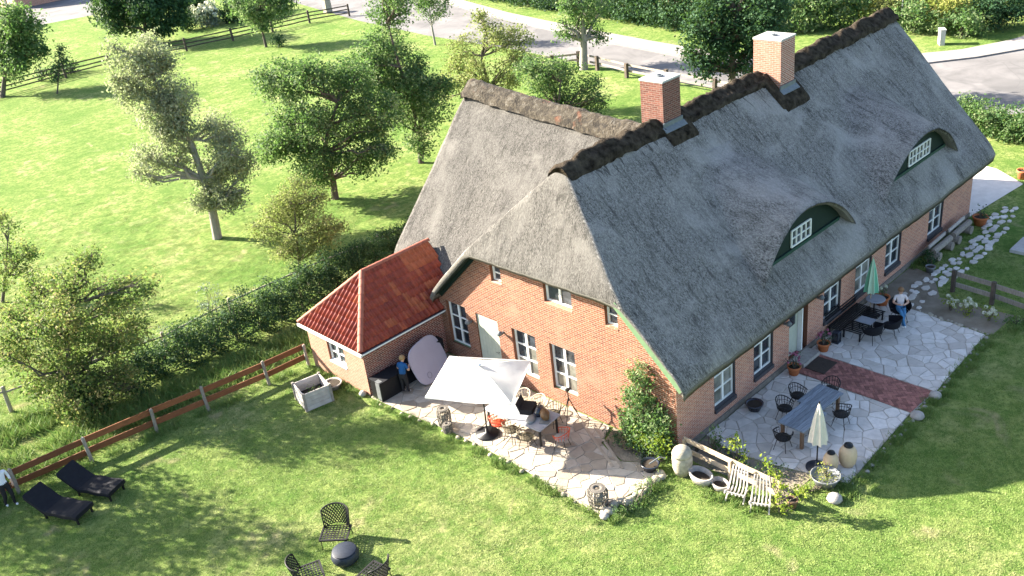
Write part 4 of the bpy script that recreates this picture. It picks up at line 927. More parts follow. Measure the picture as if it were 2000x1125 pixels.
def woven_chair(label, loc, rz, group):
    """high-backed lattice chair facing local +X"""
    t = thing('woven_chair', label, 'chair', loc, rz, group)
    def S(u, v):                                          # v 0..1 back from seat to top, u -1..1 across
        a = u * R(62); r = .44 + .05 * v; return Vector((-.02 - r * math.cos(a) * (1 - .06 * v) - .12 * v + .12, r * math.sin(a) * 1.0, .36 + .66 * v * (1 - .10 * u * u)))
    q = MB(); N_ = 11
    for k in range(-N_, N_ + 1):
        for sg in (1, -1):
            P_ = []
            for j in range(9):
                v = j / 8; u = 2 * k / N_ * .5 * 2 + sg * (v - .5) * .9
                if -1 <= u <= 1: P_.append(S(u, v))
            if len(P_) > 1: q.tube(P_, .017, 4, caps=False)
    q.build('backrest', M['black_rattan'], t)
    q = MB(); q.tube([S(-1, 0), S(-1, .5), S(-1, .95)] + [S(-1 + 2 * i / 14, 1) for i in range(1, 14)] + [S(1, .95), S(1, .5), S(1, 0)], .022, 6); q.build('frame', M['black_rattan'], t, True)
    q = MB()
    for i in range(9): y = -.40 + .1 * i; q.bar((-.22, y, .36), (.45, y, .37), .03, .015)
    for i in range(8): x = -.2 + .09 * i; q.bar((x, -.42, .372), (x, .42, .372), .03, .015)
    q.bar((.46, -.43, .36), (.46, .43, .36), .04, .05); q.bar((-.2, -.43, .36), (.46, -.43, .36), .04, .05); q.bar((-.2, .43, .36), (.46, .43, .36), .04, .05); q.build('seat', M['black_rattan'], t)
    for x in (-.2, .42):
        for s in (-1, 1):
            q = MB(); q.tube([(x, s * .38, .36), (x * 1.05, s * .40, 0)], .014, 6); q.build('leg', M['black_metal'], t)
G = 'black lattice chairs on the lawn'
woven_chair('upright black lattice chair beside the drum table, back to the terrace', (-9.5, 5.82, 0), R(222), G)
woven_chair('black lattice chair on the loungers side of the drum table', (-11.2, 4.9, 0), R(-22), G)
woven_chair('black lattice chair across the drum table on the open lawn side', (-9.94, 3.28, 0), R(100), G)
def drum():
    t = thing('drum_table', 'round slate blue drum table between the lattice chairs', 'table', (-9.9, 4.85, 0)); q = MB(); q.lathe([(.30, 0), (.40, .10), (.43, .22), (.38, .36), (.36, .38)], 28); q.build('body', M['drum_blue'], t, True)
    q = MB(); q.lathe([(.01, .385), (.35, .385), (.37, .40), (.35, .415), (.01, .41)], 28); q.build('top', M['drum_blue'], t, True)
drum()
# --- by the pale fence
def urn():
    t = thing('stone_urn', 'tall domed stone urn at the end of the pale fence', 'urn', (-.62, -.62, 0)); q = MB(); q.lathe([(.24, 0), (.31, .25), (.33, .55), (.32, .72), (.30, .74)], 24); q.build('body', M['stone'], t, True)
    q = MB(); q.lathe([(.325, .735), (.32, .80), (.27, .92), (.18, 1.0), (.06, 1.04), (.01, 1.04)], 24); q.build('dome', M['stone'], t, True)
urn()
def trough(label, loc, rx, ry, h):
    t = thing('stone_trough', label, 'trough', loc, R(80)); q = MB(); q.lathe([(.75, 0), (.95, h * .6), (1, h), (.86, h), (.78, h * .45), (.1, h * .4)], 24, sx=rx, sy=ry); q.build('bowl', M['pale_stone'], t, True)
    q = MB(); q.lathe([(.01, h * .55), (.72, h * .55)], 20, sx=rx, sy=ry, close=False); q.build('soil', M['soil_dark'], t)
trough('larger oval stone trough next to the stone urn', (-.62, -1.32, 0), .46, .30, .34); trough('smaller pale stone trough between the large trough and slatted chairs', (-.55, -1.98, 0), .33, .24, .26)
def deck_chair(label, loc, rz):
    t = thing('slatted_chair', label, 'chair', loc, rz, 'bleached slatted garden chairs')
    for k in range(6):
        y = -.27 + .108 * k; q = MB(); q.tube([(-.42, y * .8, .92), (-.18, y, .34), (.0, y, .26), (.30, y * 1.05, .36)], .028, 4); q.build('slat', M['wood_bleach'], t)
    for s in (-1, 1):
        q = MB(); q.bar((-.46, s * .2, .0), (.22, s * .30, .36), .04, .05); q.build('leg', M['wood_bleach'], t)
        q = MB(); q.bar((.24, s * .27, .0), (-.2, s * .26, .42), .04, .05); q.build('leg', M['wood_bleach'], t)
    q = MB(); q.bar((-.36, -.26, .76), (-.36, .26, .76), .03, .05); q.bar((.2, -.31, .32), (.2, .31, .32), .03, .05); q.build('crossbar', M['wood_bleach'], t)
deck_chair('bleached slatted chair next to the small stone trough', (-.62, -2.62, 0), R(196)); deck_chair('bleached slatted chair at the fence end by the vine', (-.58, -3.42, 0), R(206))
t = pot('wide zinc bowl of plants at the patio corner', (1.55, -4.35, .0), .46, .36, M['zinc'], prof=[(.30, 0), (.42, .28), (.46, .36), (.43, .36), (.40, .30)])
for lb, l, s in (('taller sand-coloured clay jar with black lid', (2.72, -4.45, .04), 1.0), ('shorter sand-coloured clay jar with black lid', (2.22, -4.15, .04), .85)):
    t = thing('clay_jar', lb, 'jar', l, 0, 'clay jars on the patio'); q = MB(); q.lathe([(r * s, z * s) for r, z in ((.18, 0), (.25, .15), (.28, .38), (.26, .55), (.18, .70), (.13, .72))], 24); q.build('body', M['clay'], t, True)
    q = MB(); q.lathe([(r * s, z * s) for r, z in ((.12, .715), (.145, .74), (.13, .79), (.01, .80))], 18); q.build('lid', M['black_metal'], t, True)
def closed_parasol(label, loc, h, mats, base_r, skirt=.26, polem='black_metal'):
    t = thing('closed_parasol', label, 'parasol', loc); q = MB(); n = 24; L_ = []
    for z, r, w in ((h * .42, skirt, .22), (h * .5, skirt * .92, .22), (h * .7, skirt * .66, .2), (h * .85, skirt * .42, .16), (h * .96, skirt * .16, .1), (h, .02, 0)):
        for k in range(n):
            a = 2 * math.pi * k / n; rr_ = r * (1 + w * (1 if k % 3 == 0 else -.55)); L_.append((rr_ * math.cos(a), rr_ * math.sin(a), z + (-.02 if k % 3 == 0 and z < h * .45 else 0)))
    fs = [(i * n + k, i * n + (k + 1) % n, (i + 1) * n + (k + 1) % n, (i + 1) * n + k) for i in range(5) for k in range(n)]; q.add(L_, fs); q.m = [k % len(mats) if len(mats) > 1 else 0 for i in range(5) for k in range(n)]
    q.m = [((k // 4) % len(mats)) for i in range(5) for k in range(n)]; q.build('canopy', mats, t)
    q = MB(); q.tube([(0, 0, .05), (0, 0, h + .06)], .024, 8); q.build('pole', M[polem], t)
    q = MB(); q.lathe([(base_r, 0), (base_r, .04), (.08, .06), (.05, .28), (.03, .28)], 24); q.build('base', M['drum_blue'], t, True)
    return t
closed_parasol('closed cream parasol beside the slate plank tables', (2.05, -3.78, .04), 2.42, [M['canvas_cream']], .34)
M['canvas_green'] = pm('green_canvas', (0.16, 0.42, 0.27), (0.13, 0.36, 0.23), 4, .9); M['canvas_mint'] = pm('mint_canvas', (0.45, 0.62, 0.45), (0.4, 0.56, 0.4), 4, .9)
closed_parasol('closed green and mint striped parasol near the facade', (11.75, -.62, .04), 2.45, [M['canvas_green'], M['canvas_mint']], .30, .25, 'wood_pale')
table('plank_table', 'slate plank table, the one reaching towards the brick path', (4.55, -2.48), 1.32, .92, .76, R(-3), M['slate_wood'], M['brown_wood'], 6, .1)
table('plank_table', 'slate plank table, the one beside the cream parasol', (3.20, -2.60), 1.36, .96, .76, R(-3), M['slate_wood'], M['brown_wood'], 6, .1)
G = 'black rattan chairs round the plank tables'
for lb, l, a in (('black rattan chair on the house side of the table nearer the path', (4.62, -1.62, .04), -92), ('black rattan chair on the house side of the table nearer the parasol', (3.72, -1.66, .04), -90),
                 ('black rattan chair at the path end of the plank tables', (5.58, -2.30, .04), 180), ('black rattan chair on the lawn side of the plank tables', (4.48, -3.28, .04), 95), ('black rattan chair at the fence end of the plank tables', (2.28, -2.45, .04), 5)):
    shell_chair(lb, l, R(a), M['black_rattan'], M['black_metal'], G, h=.80, n=15)
# --- along the facade
q = MB(); q.box((7.4, -.30, .10), (1.15, .55, .20)); dst = q.build('door_step', M['pale_stone'], house)
q = MB(); q.box((0, 0, .012), (.95, .75, .022)); tag(q.build('door_mat', pm('coir_mat', (.06, .045, .035), (.04, .03, .024), 20, 1), None, False, (7.35, -.98, .046)), 'dark doormat on the brick path below the step', 'doormat')
def slat_seat(label, loc, rz, L_, group, back=True, d=.6):
    t = thing('slatted_bench', label, 'bench', loc, rz, group); n = 7
    for k in range(n):
        q = MB(); q.bar((-L_ / 2, -d / 2 + d * k / (n - 1), .36), (L_ / 2, -d / 2 + d * k / (n - 1), .36), .055, .025); q.build('slat', M['black_metal'], t)
    if back:
        for k in range(4):
            q = MB(); q.bar((-L_ / 2, d / 2 + .05 + .03 * k, .48 + .11 * k), (L_ / 2, d / 2 + .05 + .03 * k, .48 + .11 * k), .03, .07); q.build('back_slat', M['black_metal'], t)
    for sx in (-1, 1):
        for sy in (-1, 1):
            q = MB(); q.box((sx * (L_ / 2 - .08), sy * (d / 2 - .04), .18), (.05, .05, .36)); q.build('leg', M['black_metal'], t)
slat_seat('long black slatted bench against the facade wall', (10.55, -.36, .04), 0, 2.3, 'black slatted seats', True, .5)
slat_seat('black slatted lounge seat near the metal lantern', (9.95, -.98, .04), R(90), .8, 'black slatted seats', False, .75); slat_seat('black slatted lounge seat near the green parasol', (11.25, -.95, .04), R(90), .7, 'black slatted seats', False, .75)
table('coffee_table', 'low pale coffee table between the slatted seats', (10.62, -1.02), .5, .6, .38, 0, M['grey_top'], M['black_metal'], leg=.04)
G = 'black padded armchairs on the patio'
shell_chair('black padded armchair nearer the flower pots, turned to the bench', (9.92, -1.62, .04), R(75), M['black_fabric'], M['black_metal'], G, True, .80, .40, .66)
shell_chair('black padded armchair between the other one and the seated woman', (10.72, -1.95, .04), R(100), M['black_fabric'], M['black_metal'], G, True, .78, .40, .66)
shell_chair('black padded armchair with the woman sitting in it', (11.95, -1.72, .04), R(215), M['black_fabric'], M['black_metal'], G, True, .82, .40, .68)
t = thing('metal_lantern', 'small blue-grey metal lantern beside the slatted bench', 'lantern', (9.12, -.62, .04)); q = MB(); q.box((0, 0, .03), (.26, .26, .06)); q.box((0, 0, .45), (.26, .26, .05), taper=.8)
for sx in (-1, 1):
    for sy in (-1, 1): q.box((sx * .11, sy * .11, .24), (.03, .03, .4))
q.build('frame', M['drum_blue'], t); q = MB(); q.box((0, 0, .24), (.2, .2, .36)); q.build('glass', M['glass'], t); q = MB(); q.tube([(-.08, 0, .47), (0, 0, .6), (.08, 0, .47)], .01, 5); q.build('handle', M['black_metal'], t)
t = thing('side_table', 'round pale garden table at the foot of the green parasol', 'table', (11.85, -.78, .04)); q = MB(); q.lathe([(.01, .66), (.36, .66), (.37, .68), (.35, .70), (.01, .70)], 24); q.build('table_top', M['grey_top'], t)
q = MB(); q.tube([(-.1, 0, 0), (-.1, 0, .66)], .03, 8); q.build('leg', M['black_metal'], t); q = MB(); q.lathe([(.24, 0), (.24, .02), (.03, .05)], 18, (-.1, 0, 0)); q.build('foot', M['black_metal'], t)
FLOWER_POTS = [((6.32, -.48, .04), .24, .34, 'terracotta pot of pink flowers on the parasol side of the door step'), ((8.34, -.52, .04), .24, .34, 'terracotta pot of pink flowers on the bench side of the door step')]
for l, r, h, lb in FLOWER_POTS: pot(lb, l, r, h, M['terracotta'])
pot('black glazed bowl with a stick against the facade', (3.62, -.55, .04), .30, .26, M['blue_glaze'])
pot('large terracotta pot with a white flower behind the green parasol', (12.75, -.62, .02), .30, .36, M['terracotta']); pot('terracotta pot at the far house corner', (22.0, -.75, 0), .34, .42, M['terracotta']); pot('small grey pot in the bed under the facade', (16.4, -.95, 0), .2, .28, M['zinc'])
pot('bright orange pot out on the far driveway', (28.3, -.3, .012), .3, .45, M['terracotta'])
def log_bench(label, loc, rz):
    t = thing('log_bench', label, 'bench', loc, rz, 'log benches by the far wall')
    for s in (-1, 1):
        q = MB(); q.tube([(s * .62, -.24, .2), (s * .62, .24, .2)], .2, 10); q.build('log_leg', M['wood_grey'], t)
    q = MB(); q.tube([(-.85, 0, .46), (.85, 0, .46)], .14, 10); q.build('log_seat', M['wood_grey'], t); q = MB(); q.bar((-.8, .22, .62), (.8, .22, .66), .06, .16); q.build('backrest', M['wood_bleach'], t)
log_bench('grey log bench under the last facade window', (18.2, -.62, 0), R(0)); log_bench('grey log bench next to the far house corner', (20.2, -.62, 0), R(0))
t = thing('brick_pillar', 'brick pillar on a white slab at the right edge', 'pillar', (20.6, -3.35, 0)); q = MB(); q.box((0, 0, .07), (1.5, 1.0, .14)); q.build('slab', M['concrete'], t); q = MB(); q.box((.35, -.25, 1.0), (.5, .5, 1.7)); q.build('shaft', M['brick_ch1'], t)
rs = random.Random(8)
for k, (x, y, s, lb) in enumerate(((7.75, -4.98, .22, 'round pale boulder at the end of the brick path on the bench side'), (6.30, -5.02, .24, 'round pale boulder at the end of the brick path on the parasol side'), (1.0, -4.95, .24, 'white boulder on the lawn by the zinc bowl'), (-3.75, -.02, .16, 'pale stone at the outer terrace corner'))):
    mb = MB(); mb.lathe([(s * .7, 0), (s, s * .35), (s * .85, s * .75), (s * .4, s), (.01, s * 1.02)], 9); tag(mb.build('boulder', M['pale_stone'], None, True, (x, y, 0), rs.random() * 6), lb, 'boulder')
# rubble edging of the terrace and patio
def edging(name, label, P, n, s0, mat, jit=.12):
    t = thing(name, label, 'stone edging', (P[0][0], P[0][1], 0)); tot = sum(math.dist(a, b) for a, b in zip(P[:-1], P[1:])); r = random.Random(name + label)
    for a, b in zip(P[:-1], P[1:]):
        k_ = max(1, int(n * math.dist(a, b) / tot))
        for k in range(k_):
            f = (k + r.random() * .6) / k_; s = s0 * r.uniform(.6, 1.25); x = a[0] + (b[0] - a[0]) * f + r.uniform(-jit, jit) - P[0][0]; y = a[1] + (b[1] - a[1]) * f + r.uniform(-jit, jit) - P[0][1]
            mb = MB(); mb.lathe([(s * .8, 0), (s, s * .4), (s * .6, s * .9), (.01, s)], 7, (x, y, 0), sx=r.uniform(.8, 1.3)); mb.build('edging_stone', mat, t, True)
edging('rubble_edge', 'low rubble stones along the short side of the front terrace', [(-3.8, .15), (-2.6, -.15), (-1.2, -.15), (-.85, -.2)], 22, .15, M['stone'])
edging('rubble_edge', 'small stones edging the shady patio against the long lawn', [(1.9, -5.0), (6.3, -4.9), (7.8, -4.98), (12.6, -4.85)], 44, .07, M['pale_stone'])
edging('rubble_edge', 'small stones between the shady patio and the hydrangea bed', [(12.65, -4.8), (12.98, -2.2), (13.05, -1.9)], 20, .08, M['stone'], .05)
edging('rubble_edge', 'scattered low stones along the lawn side of the front terrace', [(-3.75, .4), (-3.65, 4), (-3.75, 7.2), (-4.1, 11)], 22, .08, M['stone'], .07)
# --- far things
def far_house():
    t = thing('brick_house', 'brown brick house at the far end of the grey yard', 'house', (33.5, 149.5, 0)); q = MB(); q.box((0, 0, 1.5), (9, 12, 3)); q.build('wall', M['brick_x'], t)
    q = MB(); q.add([(-5, -6.5, 2.9), (5, -6.5, 2.9), (5, 6.5, 2.9), (-5, 6.5, 2.9), (0, -6.5, 7), (0, 6.5, 7)], [(0, 1, 4), (2, 3, 5), (1, 2, 5, 4), (3, 0, 4, 5), (3, 2, 1, 0)]); q.build('roof', M['tile_bed'], t)
    q = MB(); q.box((-4.53, -2, 1.05), (.08, 1.1, 2.1)); q.build('door', M['dark_shaded_green'], t); q = MB(); q.box((-4.53, 2, 1.6), (.08, 1.2, 1.2)); q.build('window', M['glass'], t)
far_house()
t = thing('garden_house', 'white-framed window of a house glimpsed behind the roadside hedge', 'house', (60, 43.5, 0)); q = MB(); q.box((2, 0, 1.6), (6, 8, 3.2)); q.build('wall', M['brick_y'], t)
q = MB(); q.box((-1.04, .5, 1.7), (.08, 1.3, 1.3)); q.build('window_frame', M['white_paint'], t); q = MB(); q.box((-1.09, .5, 1.7), (.02, 1.05, 1.05)); q.build('pane', M['reveal'], t)
t = thing('lamp_post', 'slim pale lamp post among the bushes beyond the junction', 'lamp post', (54.6, 18.4, 0)); q = MB(); q.tube([(0, 0, 0), (0, 0, 6.5)], [.07, .05], 8); q.build('pole', M['zinc'], t); q = MB(); q.box((0, -.25, 6.5), (.2, .6, .1)); q.build('lamp_head', M['zinc'], t)
q = MB(); q.box((0, 0, .9), (.32, .22, .4)); q.build('junction_box', M['zinc'], t)
t = thing('cable_cabinet', 'pale grey cable cabinet at the edge of the bushes', 'cabinet', (51.6, 13.9, 0), R(35)); q = MB(); q.box((0, 0, .55), (.75, .35, 1.1)); q.build('body', M['concrete'], t); q = MB(); q.box((0, 0, 1.13), (.82, .42, .07)); q.build('lid', M['concrete'], t); q = MB(); q.box((0, .19, .6), (.6, .02, .85)); q.build('door', M['pale_stone'], t)
t = thing('stone_marker', 'squat stone post behind the paddock fence end', 'post', (43.6, 82.2, 0)); q = MB(); q.box((0, 0, .8), (.85, .7, 1.6), taper=.9); q.build('shaft', M['stone'], t); q = MB(); q.box((0, 0, 1.66), (.9, .75, .12)); q.build('cap', M['stone'], t)
mb = MB(); mb.lathe([(.42, .008), (.46, .012), (.46, .009), (.5, .007)], 28, (40.2, 8.3, .004), close=False); mh = mb.build('manhole_cover', M['kerb'], bpy.data.objects['road'])
# ------------------------------------------------------------------ people
M['skin'] = pm('skin', (0.52, 0.31, 0.22), (0.48, 0.28, 0.20), 6, .6); M['hair_blond'] = pm('blond_hair', (0.34, 0.22, 0.10), (0.25, 0.155, 0.07), 20, .6); M['hair_brown'] = pm('light_brown_hair', (0.22, 0.12, 0.06), (0.16, 0.085, 0.04), 20, .6)
M['jeans'] = pm('blue_jeans', (0.06, 0.19, 0.34), (0.045, 0.14, 0.27), 12, .85); M['blue_shirt'] = pm('blue_shirt', (0.012, 0.085, 0.24), (0.009, 0.065, 0.19), 6, .85); M['pale_top'] = pm('pale_pink_top', (0.62, 0.56, 0.55), (0.54, 0.48, 0.47), 6, .85)
M['white_top'] = pm('white_top', (0.66, 0.68, 0.74), (0.60, 0.62, 0.68), 6, .85); M['black_trousers'] = pm('black_trousers', (0.015, 0.014, 0.016), (0.022, 0.021, 0.023), 8, .9); M['white_shoe'] = pm('white_shoe', (0.7, 0.7, 0.7), (0.62, 0.62, 0.62), 8, .7)
def person(label, loc, rz, J, mats, hair, scale=1.0, held=None):
    """J: joints; skin-modifier body, one continuous mesh, coloured by nearest limb"""
    V, E_, Rd, K = [], [], [], []
    def chain(pts, start=None):
        prev = start
        for p, r, k in pts:
            V.append(Vector(p)); Rd.append(r); K.append(k); i = len(V) - 1
            if prev is not None: E_.append((prev, i))
            prev = i
        return prev
    sp_ = chain([(J['pelvis'], .125, 1)]); ch = chain([(J['waist'], .115, 0), (J['chest'], .14, 0), (J['neckb'], .075, 0)], 0)
    nk = chain([(J['neck'], .05, 2), (J['head0'], .075, 2), (J['head1'], .098, 2), (J['head2'], .075, 2)], ch)
    chest = 2
    for s in ('l', 'r'):
        chain([(J['sh' + s], .065, 0), (J['el' + s], .045, 3), (J['wr' + s], .033, 2), (J['ha' + s], .036, 2), (J['fi' + s], .018, 2)], chest)
        chain([(J['hip' + s], .10, 1), (J['kn' + s], .07, 1), (J['an' + s], .045, 4), (J['to' + s], .04, 5)], 0)
    me = bpy.data.meshes.new('tmp'); me.from_pydata(V, E_, []); o = bpy.data.objects.new('tmp', me); COL.objects.link(o)
    md = o.modifiers.new('s', 'SKIN'); sd = o.modifiers.new('b', 'SUBSURF'); sd.levels = 2
    for i, r in enumerate(Rd): me.skin_vertices[0].data[i].radius = (r, r)
    me.skin_vertices[0].data[0].use_root = True
    dg = bpy.context.evaluated_depsgraph_get(); nm = bpy.data.meshes.new_from_object(o.evaluated_get(dg)); bpy.data.objects.remove(o)
    for m_ in mats: nm.materials.append(m_)
    for p in nm.polygons:
        c = p.center; best = min(range(len(V)), key=lambda i: (V[i] - c).length / (Rd[i] + .03)); p.material_index = K[best]; p.use_smooth = True
    t = thing('person', label, 'person', loc, rz); b = obj('body', nm, t)
    h = MB(); c = Vector(J['head1']); f = Vector(J['face']); n = 12                      # hair cap with a face side left open
    for i in range(7):
        for k in range(n):
            th = math.pi * (.02 + .60 * i / 6); a = 2 * math.pi * k / n; h.v.append(tuple(c + Vector((math.sin(th) * math.cos(a), math.sin(th) * math.sin(a), math.cos(th))) * .118 - f * .028 + Vector((0, 0, .012))))
    for i in range(6):
        for k in range(n): h.f.append((i * n + k, i * n + (k + 1) % n, (i + 1) * n + (k + 1) % n, (i + 1) * n + k)); h.m.append(0)
    h.f.append(tuple(range(n))); h.m.append(0); h.build('hair', hair, b, True)
    q = MB(); sd_ = f.cross(Vector((0, 0, 1))).normalized()
    q.tube([c + f * .095 + Vector((0, 0, .0)), c + f * .118 - Vector((0, 0, .03))], [.008, .014], 6); q.build('nose', M['skin'], b, True)
    q = MB()
    for s in (-1, 1): q.lathe([(.001, -.008), (.011, 0), (.001, .008)], 8, c + f * .094 + sd_ * (.034 * s) + Vector((0, 0, .012)))
    q.build('eyes', M['black_metal'], b); q = MB(); q.tube([c + f * .092 - sd_ * .022 - Vector((0, 0, .055)), c + f * .092 + sd_ * .022 - Vector((0, 0, .055))], .006, 5); q.build('mouth', M['brown_leather'], b)
    q = MB()
    for s in 'lr':                                        # four fingers and a thumb on each hand
        ha = Vector(J['ha' + s]); fi = Vector(J['fi' + s]); d = (fi - ha); d = d.normalized() if d.length > 1e-4 else Vector((1, 0, 0)); sdv = d.cross(Vector((0, 0, 1))); sdv = sdv.normalized() if sdv.length > 1e-3 else Vector((0, 1, 0))
        for k in range(4): q.tube([ha + sdv * (.024 - .016 * k), ha + sdv * (.026 - .017 * k) + d * (.05), ha + sdv * (.026 - .017 * k) + d * (.085 - .006 * abs(k - 1)) - Vector((0, 0, .018))], [.010, .009, .007], 5)
        q.tube([ha + sdv * .03 - d * .01, ha + sdv * .055 + d * .03], [.011, .008], 5)
    q.build('fingers', M['skin'], b, True); return t
# boy at the counter, looking down at what he holds; faces local +X
J = dict(pelvis=(0, 0, .82), waist=(.01, 0, .95), chest=(.05, 0, 1.14), neckb=(.09, 0, 1.29), neck=(.12, 0, 1.33), head0=(.15, 0, 1.38), head1=(.17, 0, 1.46), head2=(.165, 0, 1.53), face=(.8, 0, -.35),
         shl=(.07, .17, 1.23), ell=(.10, .25, 1.0), wrl=(.30, .12, 1.03), hal=(.37, .08, 1.05), fil=(.43, .06, 1.05), shr=(.07, -.17, 1.23), elr=(.10, -.25, 1.0), wrr=(.30, -.12, 1.03), har=(.37, -.08, 1.05), fir=(.43, -.06, 1.05),
         hipl=(0, .09, .74), knl=(.03, .10, .43), anl=(-.01, .10, .10), tol=(.13, .11, .05), hipr=(0, -.09, .74), knr=(.05, -.10, .43), anr=(.03, -.11, .10), tor=(.17, -.12, .05))
person('boy in a blue shirt and dark trousers looking down at the counter', (-3.02, 10.45, .04), R(18), J, [M['blue_shirt'], M['black_trousers'], M['skin'], M['skin'], M['black_trousers'], M['white_shoe']], M['hair_blond'])
# woman seated in the padded armchair
J = dict(pelvis=(0, 0, .56), waist=(-.05, 0, .70), chest=(-.11, 0, .90), neckb=(-.14, 0, 1.06), neck=(-.13, 0, 1.10), head0=(-.12, 0, 1.16), head1=(-.11, 0, 1.24), head2=(-.12, 0, 1.32), face=(.97, 0, -.22),
         shl=(-.11, .18, 1.0), ell=(.02, .27, .78), wrl=(.22, .12, .80), hal=(.28, .07, .82), fil=(.33, .04, .83), shr=(-.11, -.18, 1.0), elr=(.02, -.27, .78), wrr=(.22, -.12, .80), har=(.28, -.07, .82), fir=(.33, -.04, .83),
         hipl=(.05, .10, .54), knl=(.46, .07, .58), anl=(.62, .0, .16), tol=(.76, .0, .07), hipr=(.05, -.10, .54), knr=(.47, -.06, .62), anr=(.72, .05, .20), tor=(.86, .07, .12))
person('woman in pale top and blue jeans seated with legs crossed, looking at her hands', (11.93, -1.74, .04), R(215), J, [M['pale_top'], M['jeans'], M['skin'], M['skin'], M['jeans'], M['white_shoe']], M['hair_brown'])
# person in white at the fence
J = dict(pelvis=(0, 0, .92), waist=(0, 0, 1.06), chest=(.02, 0, 1.28), neckb=(.03, 0, 1.45), neck=(.04, 0, 1.50), head0=(.05, 0, 1.56), head1=(.06, 0, 1.64), head2=(.055, 0, 1.72), face=(1, 0, -.05),
         shl=(.02, .19, 1.39), ell=(.0, .27, 1.12), wrl=(.10, .25, .90), hal=(.13, .24, .82), fil=(.14, .235, .75), shr=(.02, -.19, 1.39), elr=(-.04, -.26, 1.12), wrr=(.06, -.27, .90), har=(.09, -.27, .82), fir=(.10, -.265, .75),
         hipl=(0, .10, .84), knl=(.12, .10, .48), anl=(.06, .10, .10), tol=(.22, .11, .05), hipr=(0, -.10, .84), knr=(.02, -.10, .48), anr=(-.16, -.10, .13), tor=(-.03, -.11, .05))
person('person in white top, black trousers and white shoes walking by the board fence', (-15.72, 16.42, 0), R(-75), J, [M['white_top'], M['black_trousers'], M['skin'], M['white_top'], M['black_trousers'], M['white_shoe']], M['hair_brown'])
# ------------------------------------------------------------------ vegetation
L_ = leaf_mat
M['leaf_silver'] = L_('leaf_silver', (0.20, 0.225, 0.125), (0.31, 0.325, 0.20), .5, (0.46, 0.46, 0.32))
M['leaf_mid'] = L_('leaf_mid', (0.034, 0.085, 0.032), (0.095, 0.17, 0.06), .45, (0.29, 0.33, 0.18))  # pale third tone stands in for highlights on sunlit leaf clusters
M['leaf_dark'] = L_('leaf_dark', (0.013, 0.042, 0.02), (0.028, 0.07, 0.03), .22, (0.06, 0.12, 0.05))
M['leaf_olive'] = L_('leaf_olive', (0.12, 0.145, 0.045), (0.22, 0.235, 0.085), .5, (0.36, 0.35, 0.16))
M['leaf_autumn'] = L_('leaf_autumn', (0.045, 0.10, 0.03), (0.15, 0.20, 0.062), .48, (0.38, 0.30, 0.13))
M['leaf_lime'] = L_('leaf_lime', (0.13, 0.20, 0.02), (0.24, 0.31, 0.035), .45, (0.36, 0.38, 0.07))
M['leaf_grey'] = L_('leaf_grey', (0.10, 0.135, 0.11), (0.17, 0.21, 0.17), .3, (0.27, 0.30, 0.25))
M['leaf_straw'] = L_('leaf_straw', (0.15, 0.14, 0.055), (0.26, 0.24, 0.10), .35, (0.36, 0.34, 0.17))
M['leaf_yellow'] = L_('leaf_yellow', (0.12, 0.15, 0.03), (0.26, 0.27, 0.07), .4, (0.42, 0.36, 0.14))
M['petal_white'] = L_('petal_white', (0.5, 0.52, 0.36), (0.62, 0.62, 0.48), .3, (0.75, 0.74, 0.62)); M['petal_pink'] = L_('petal_pink', (0.30, 0.06, 0.14), (0.45, 0.12, 0.24), .3, (0.55, 0.25, 0.36))
M['bark'] = pm('bark', (0.13, 0.11, 0.085), (0.07, 0.058, 0.045), 6, .95, .7, (2, 2, .5)); M['bark_pale'] = pm('pale_bark', (0.30, 0.28, 0.235), (0.19, 0.175, 0.145), 6, .95, .6, (2, 2, .5))
def leaves_mesh(name, P, Nn, size, mat, tint, aspect=.55):
    """P centres (n,3), Nn facing dirs; each leaf a folded rhombus of two triangles"""
    n = len(P); a = rng.normal(size=(n, 3)); Nn = Nn / (np.linalg.norm(Nn, axis=1, keepdims=True) + 1e-9)
    t = np.cross(Nn, a); t /= np.linalg.norm(t, axis=1, keepdims=True) + 1e-9; b = np.cross(Nn, t); s = (size * rng.uniform(.6, 1.35, n))[:, None]
    V = np.stack([P - t * s * .5, P + b * s * aspect * .5 - Nn * s * .08, P + t * s * .5, P - b * s * aspect * .5 - Nn * s * .08], 1).reshape(-1, 3)
    me = bpy.data.meshes.new(name); me.vertices.add(4 * n); me.vertices.foreach_set('co', V.astype(np.float32).ravel())
    me.loops.add(4 * n); me.loops.foreach_set('vertex_index', np.arange(4 * n, dtype=np.int32)); me.polygons.add(n); me.polygons.foreach_set('loop_start', np.arange(0, 4 * n, 4, dtype=np.int32))
    me.update(calc_edges=True); at = me.attributes.new('tint', 'FLOAT', 'POINT'); at.data.foreach_set('value', np.repeat(np.clip(tint, 0, 1), 4).astype(np.float32)); me.materials.append(mat); me.validate(); return me
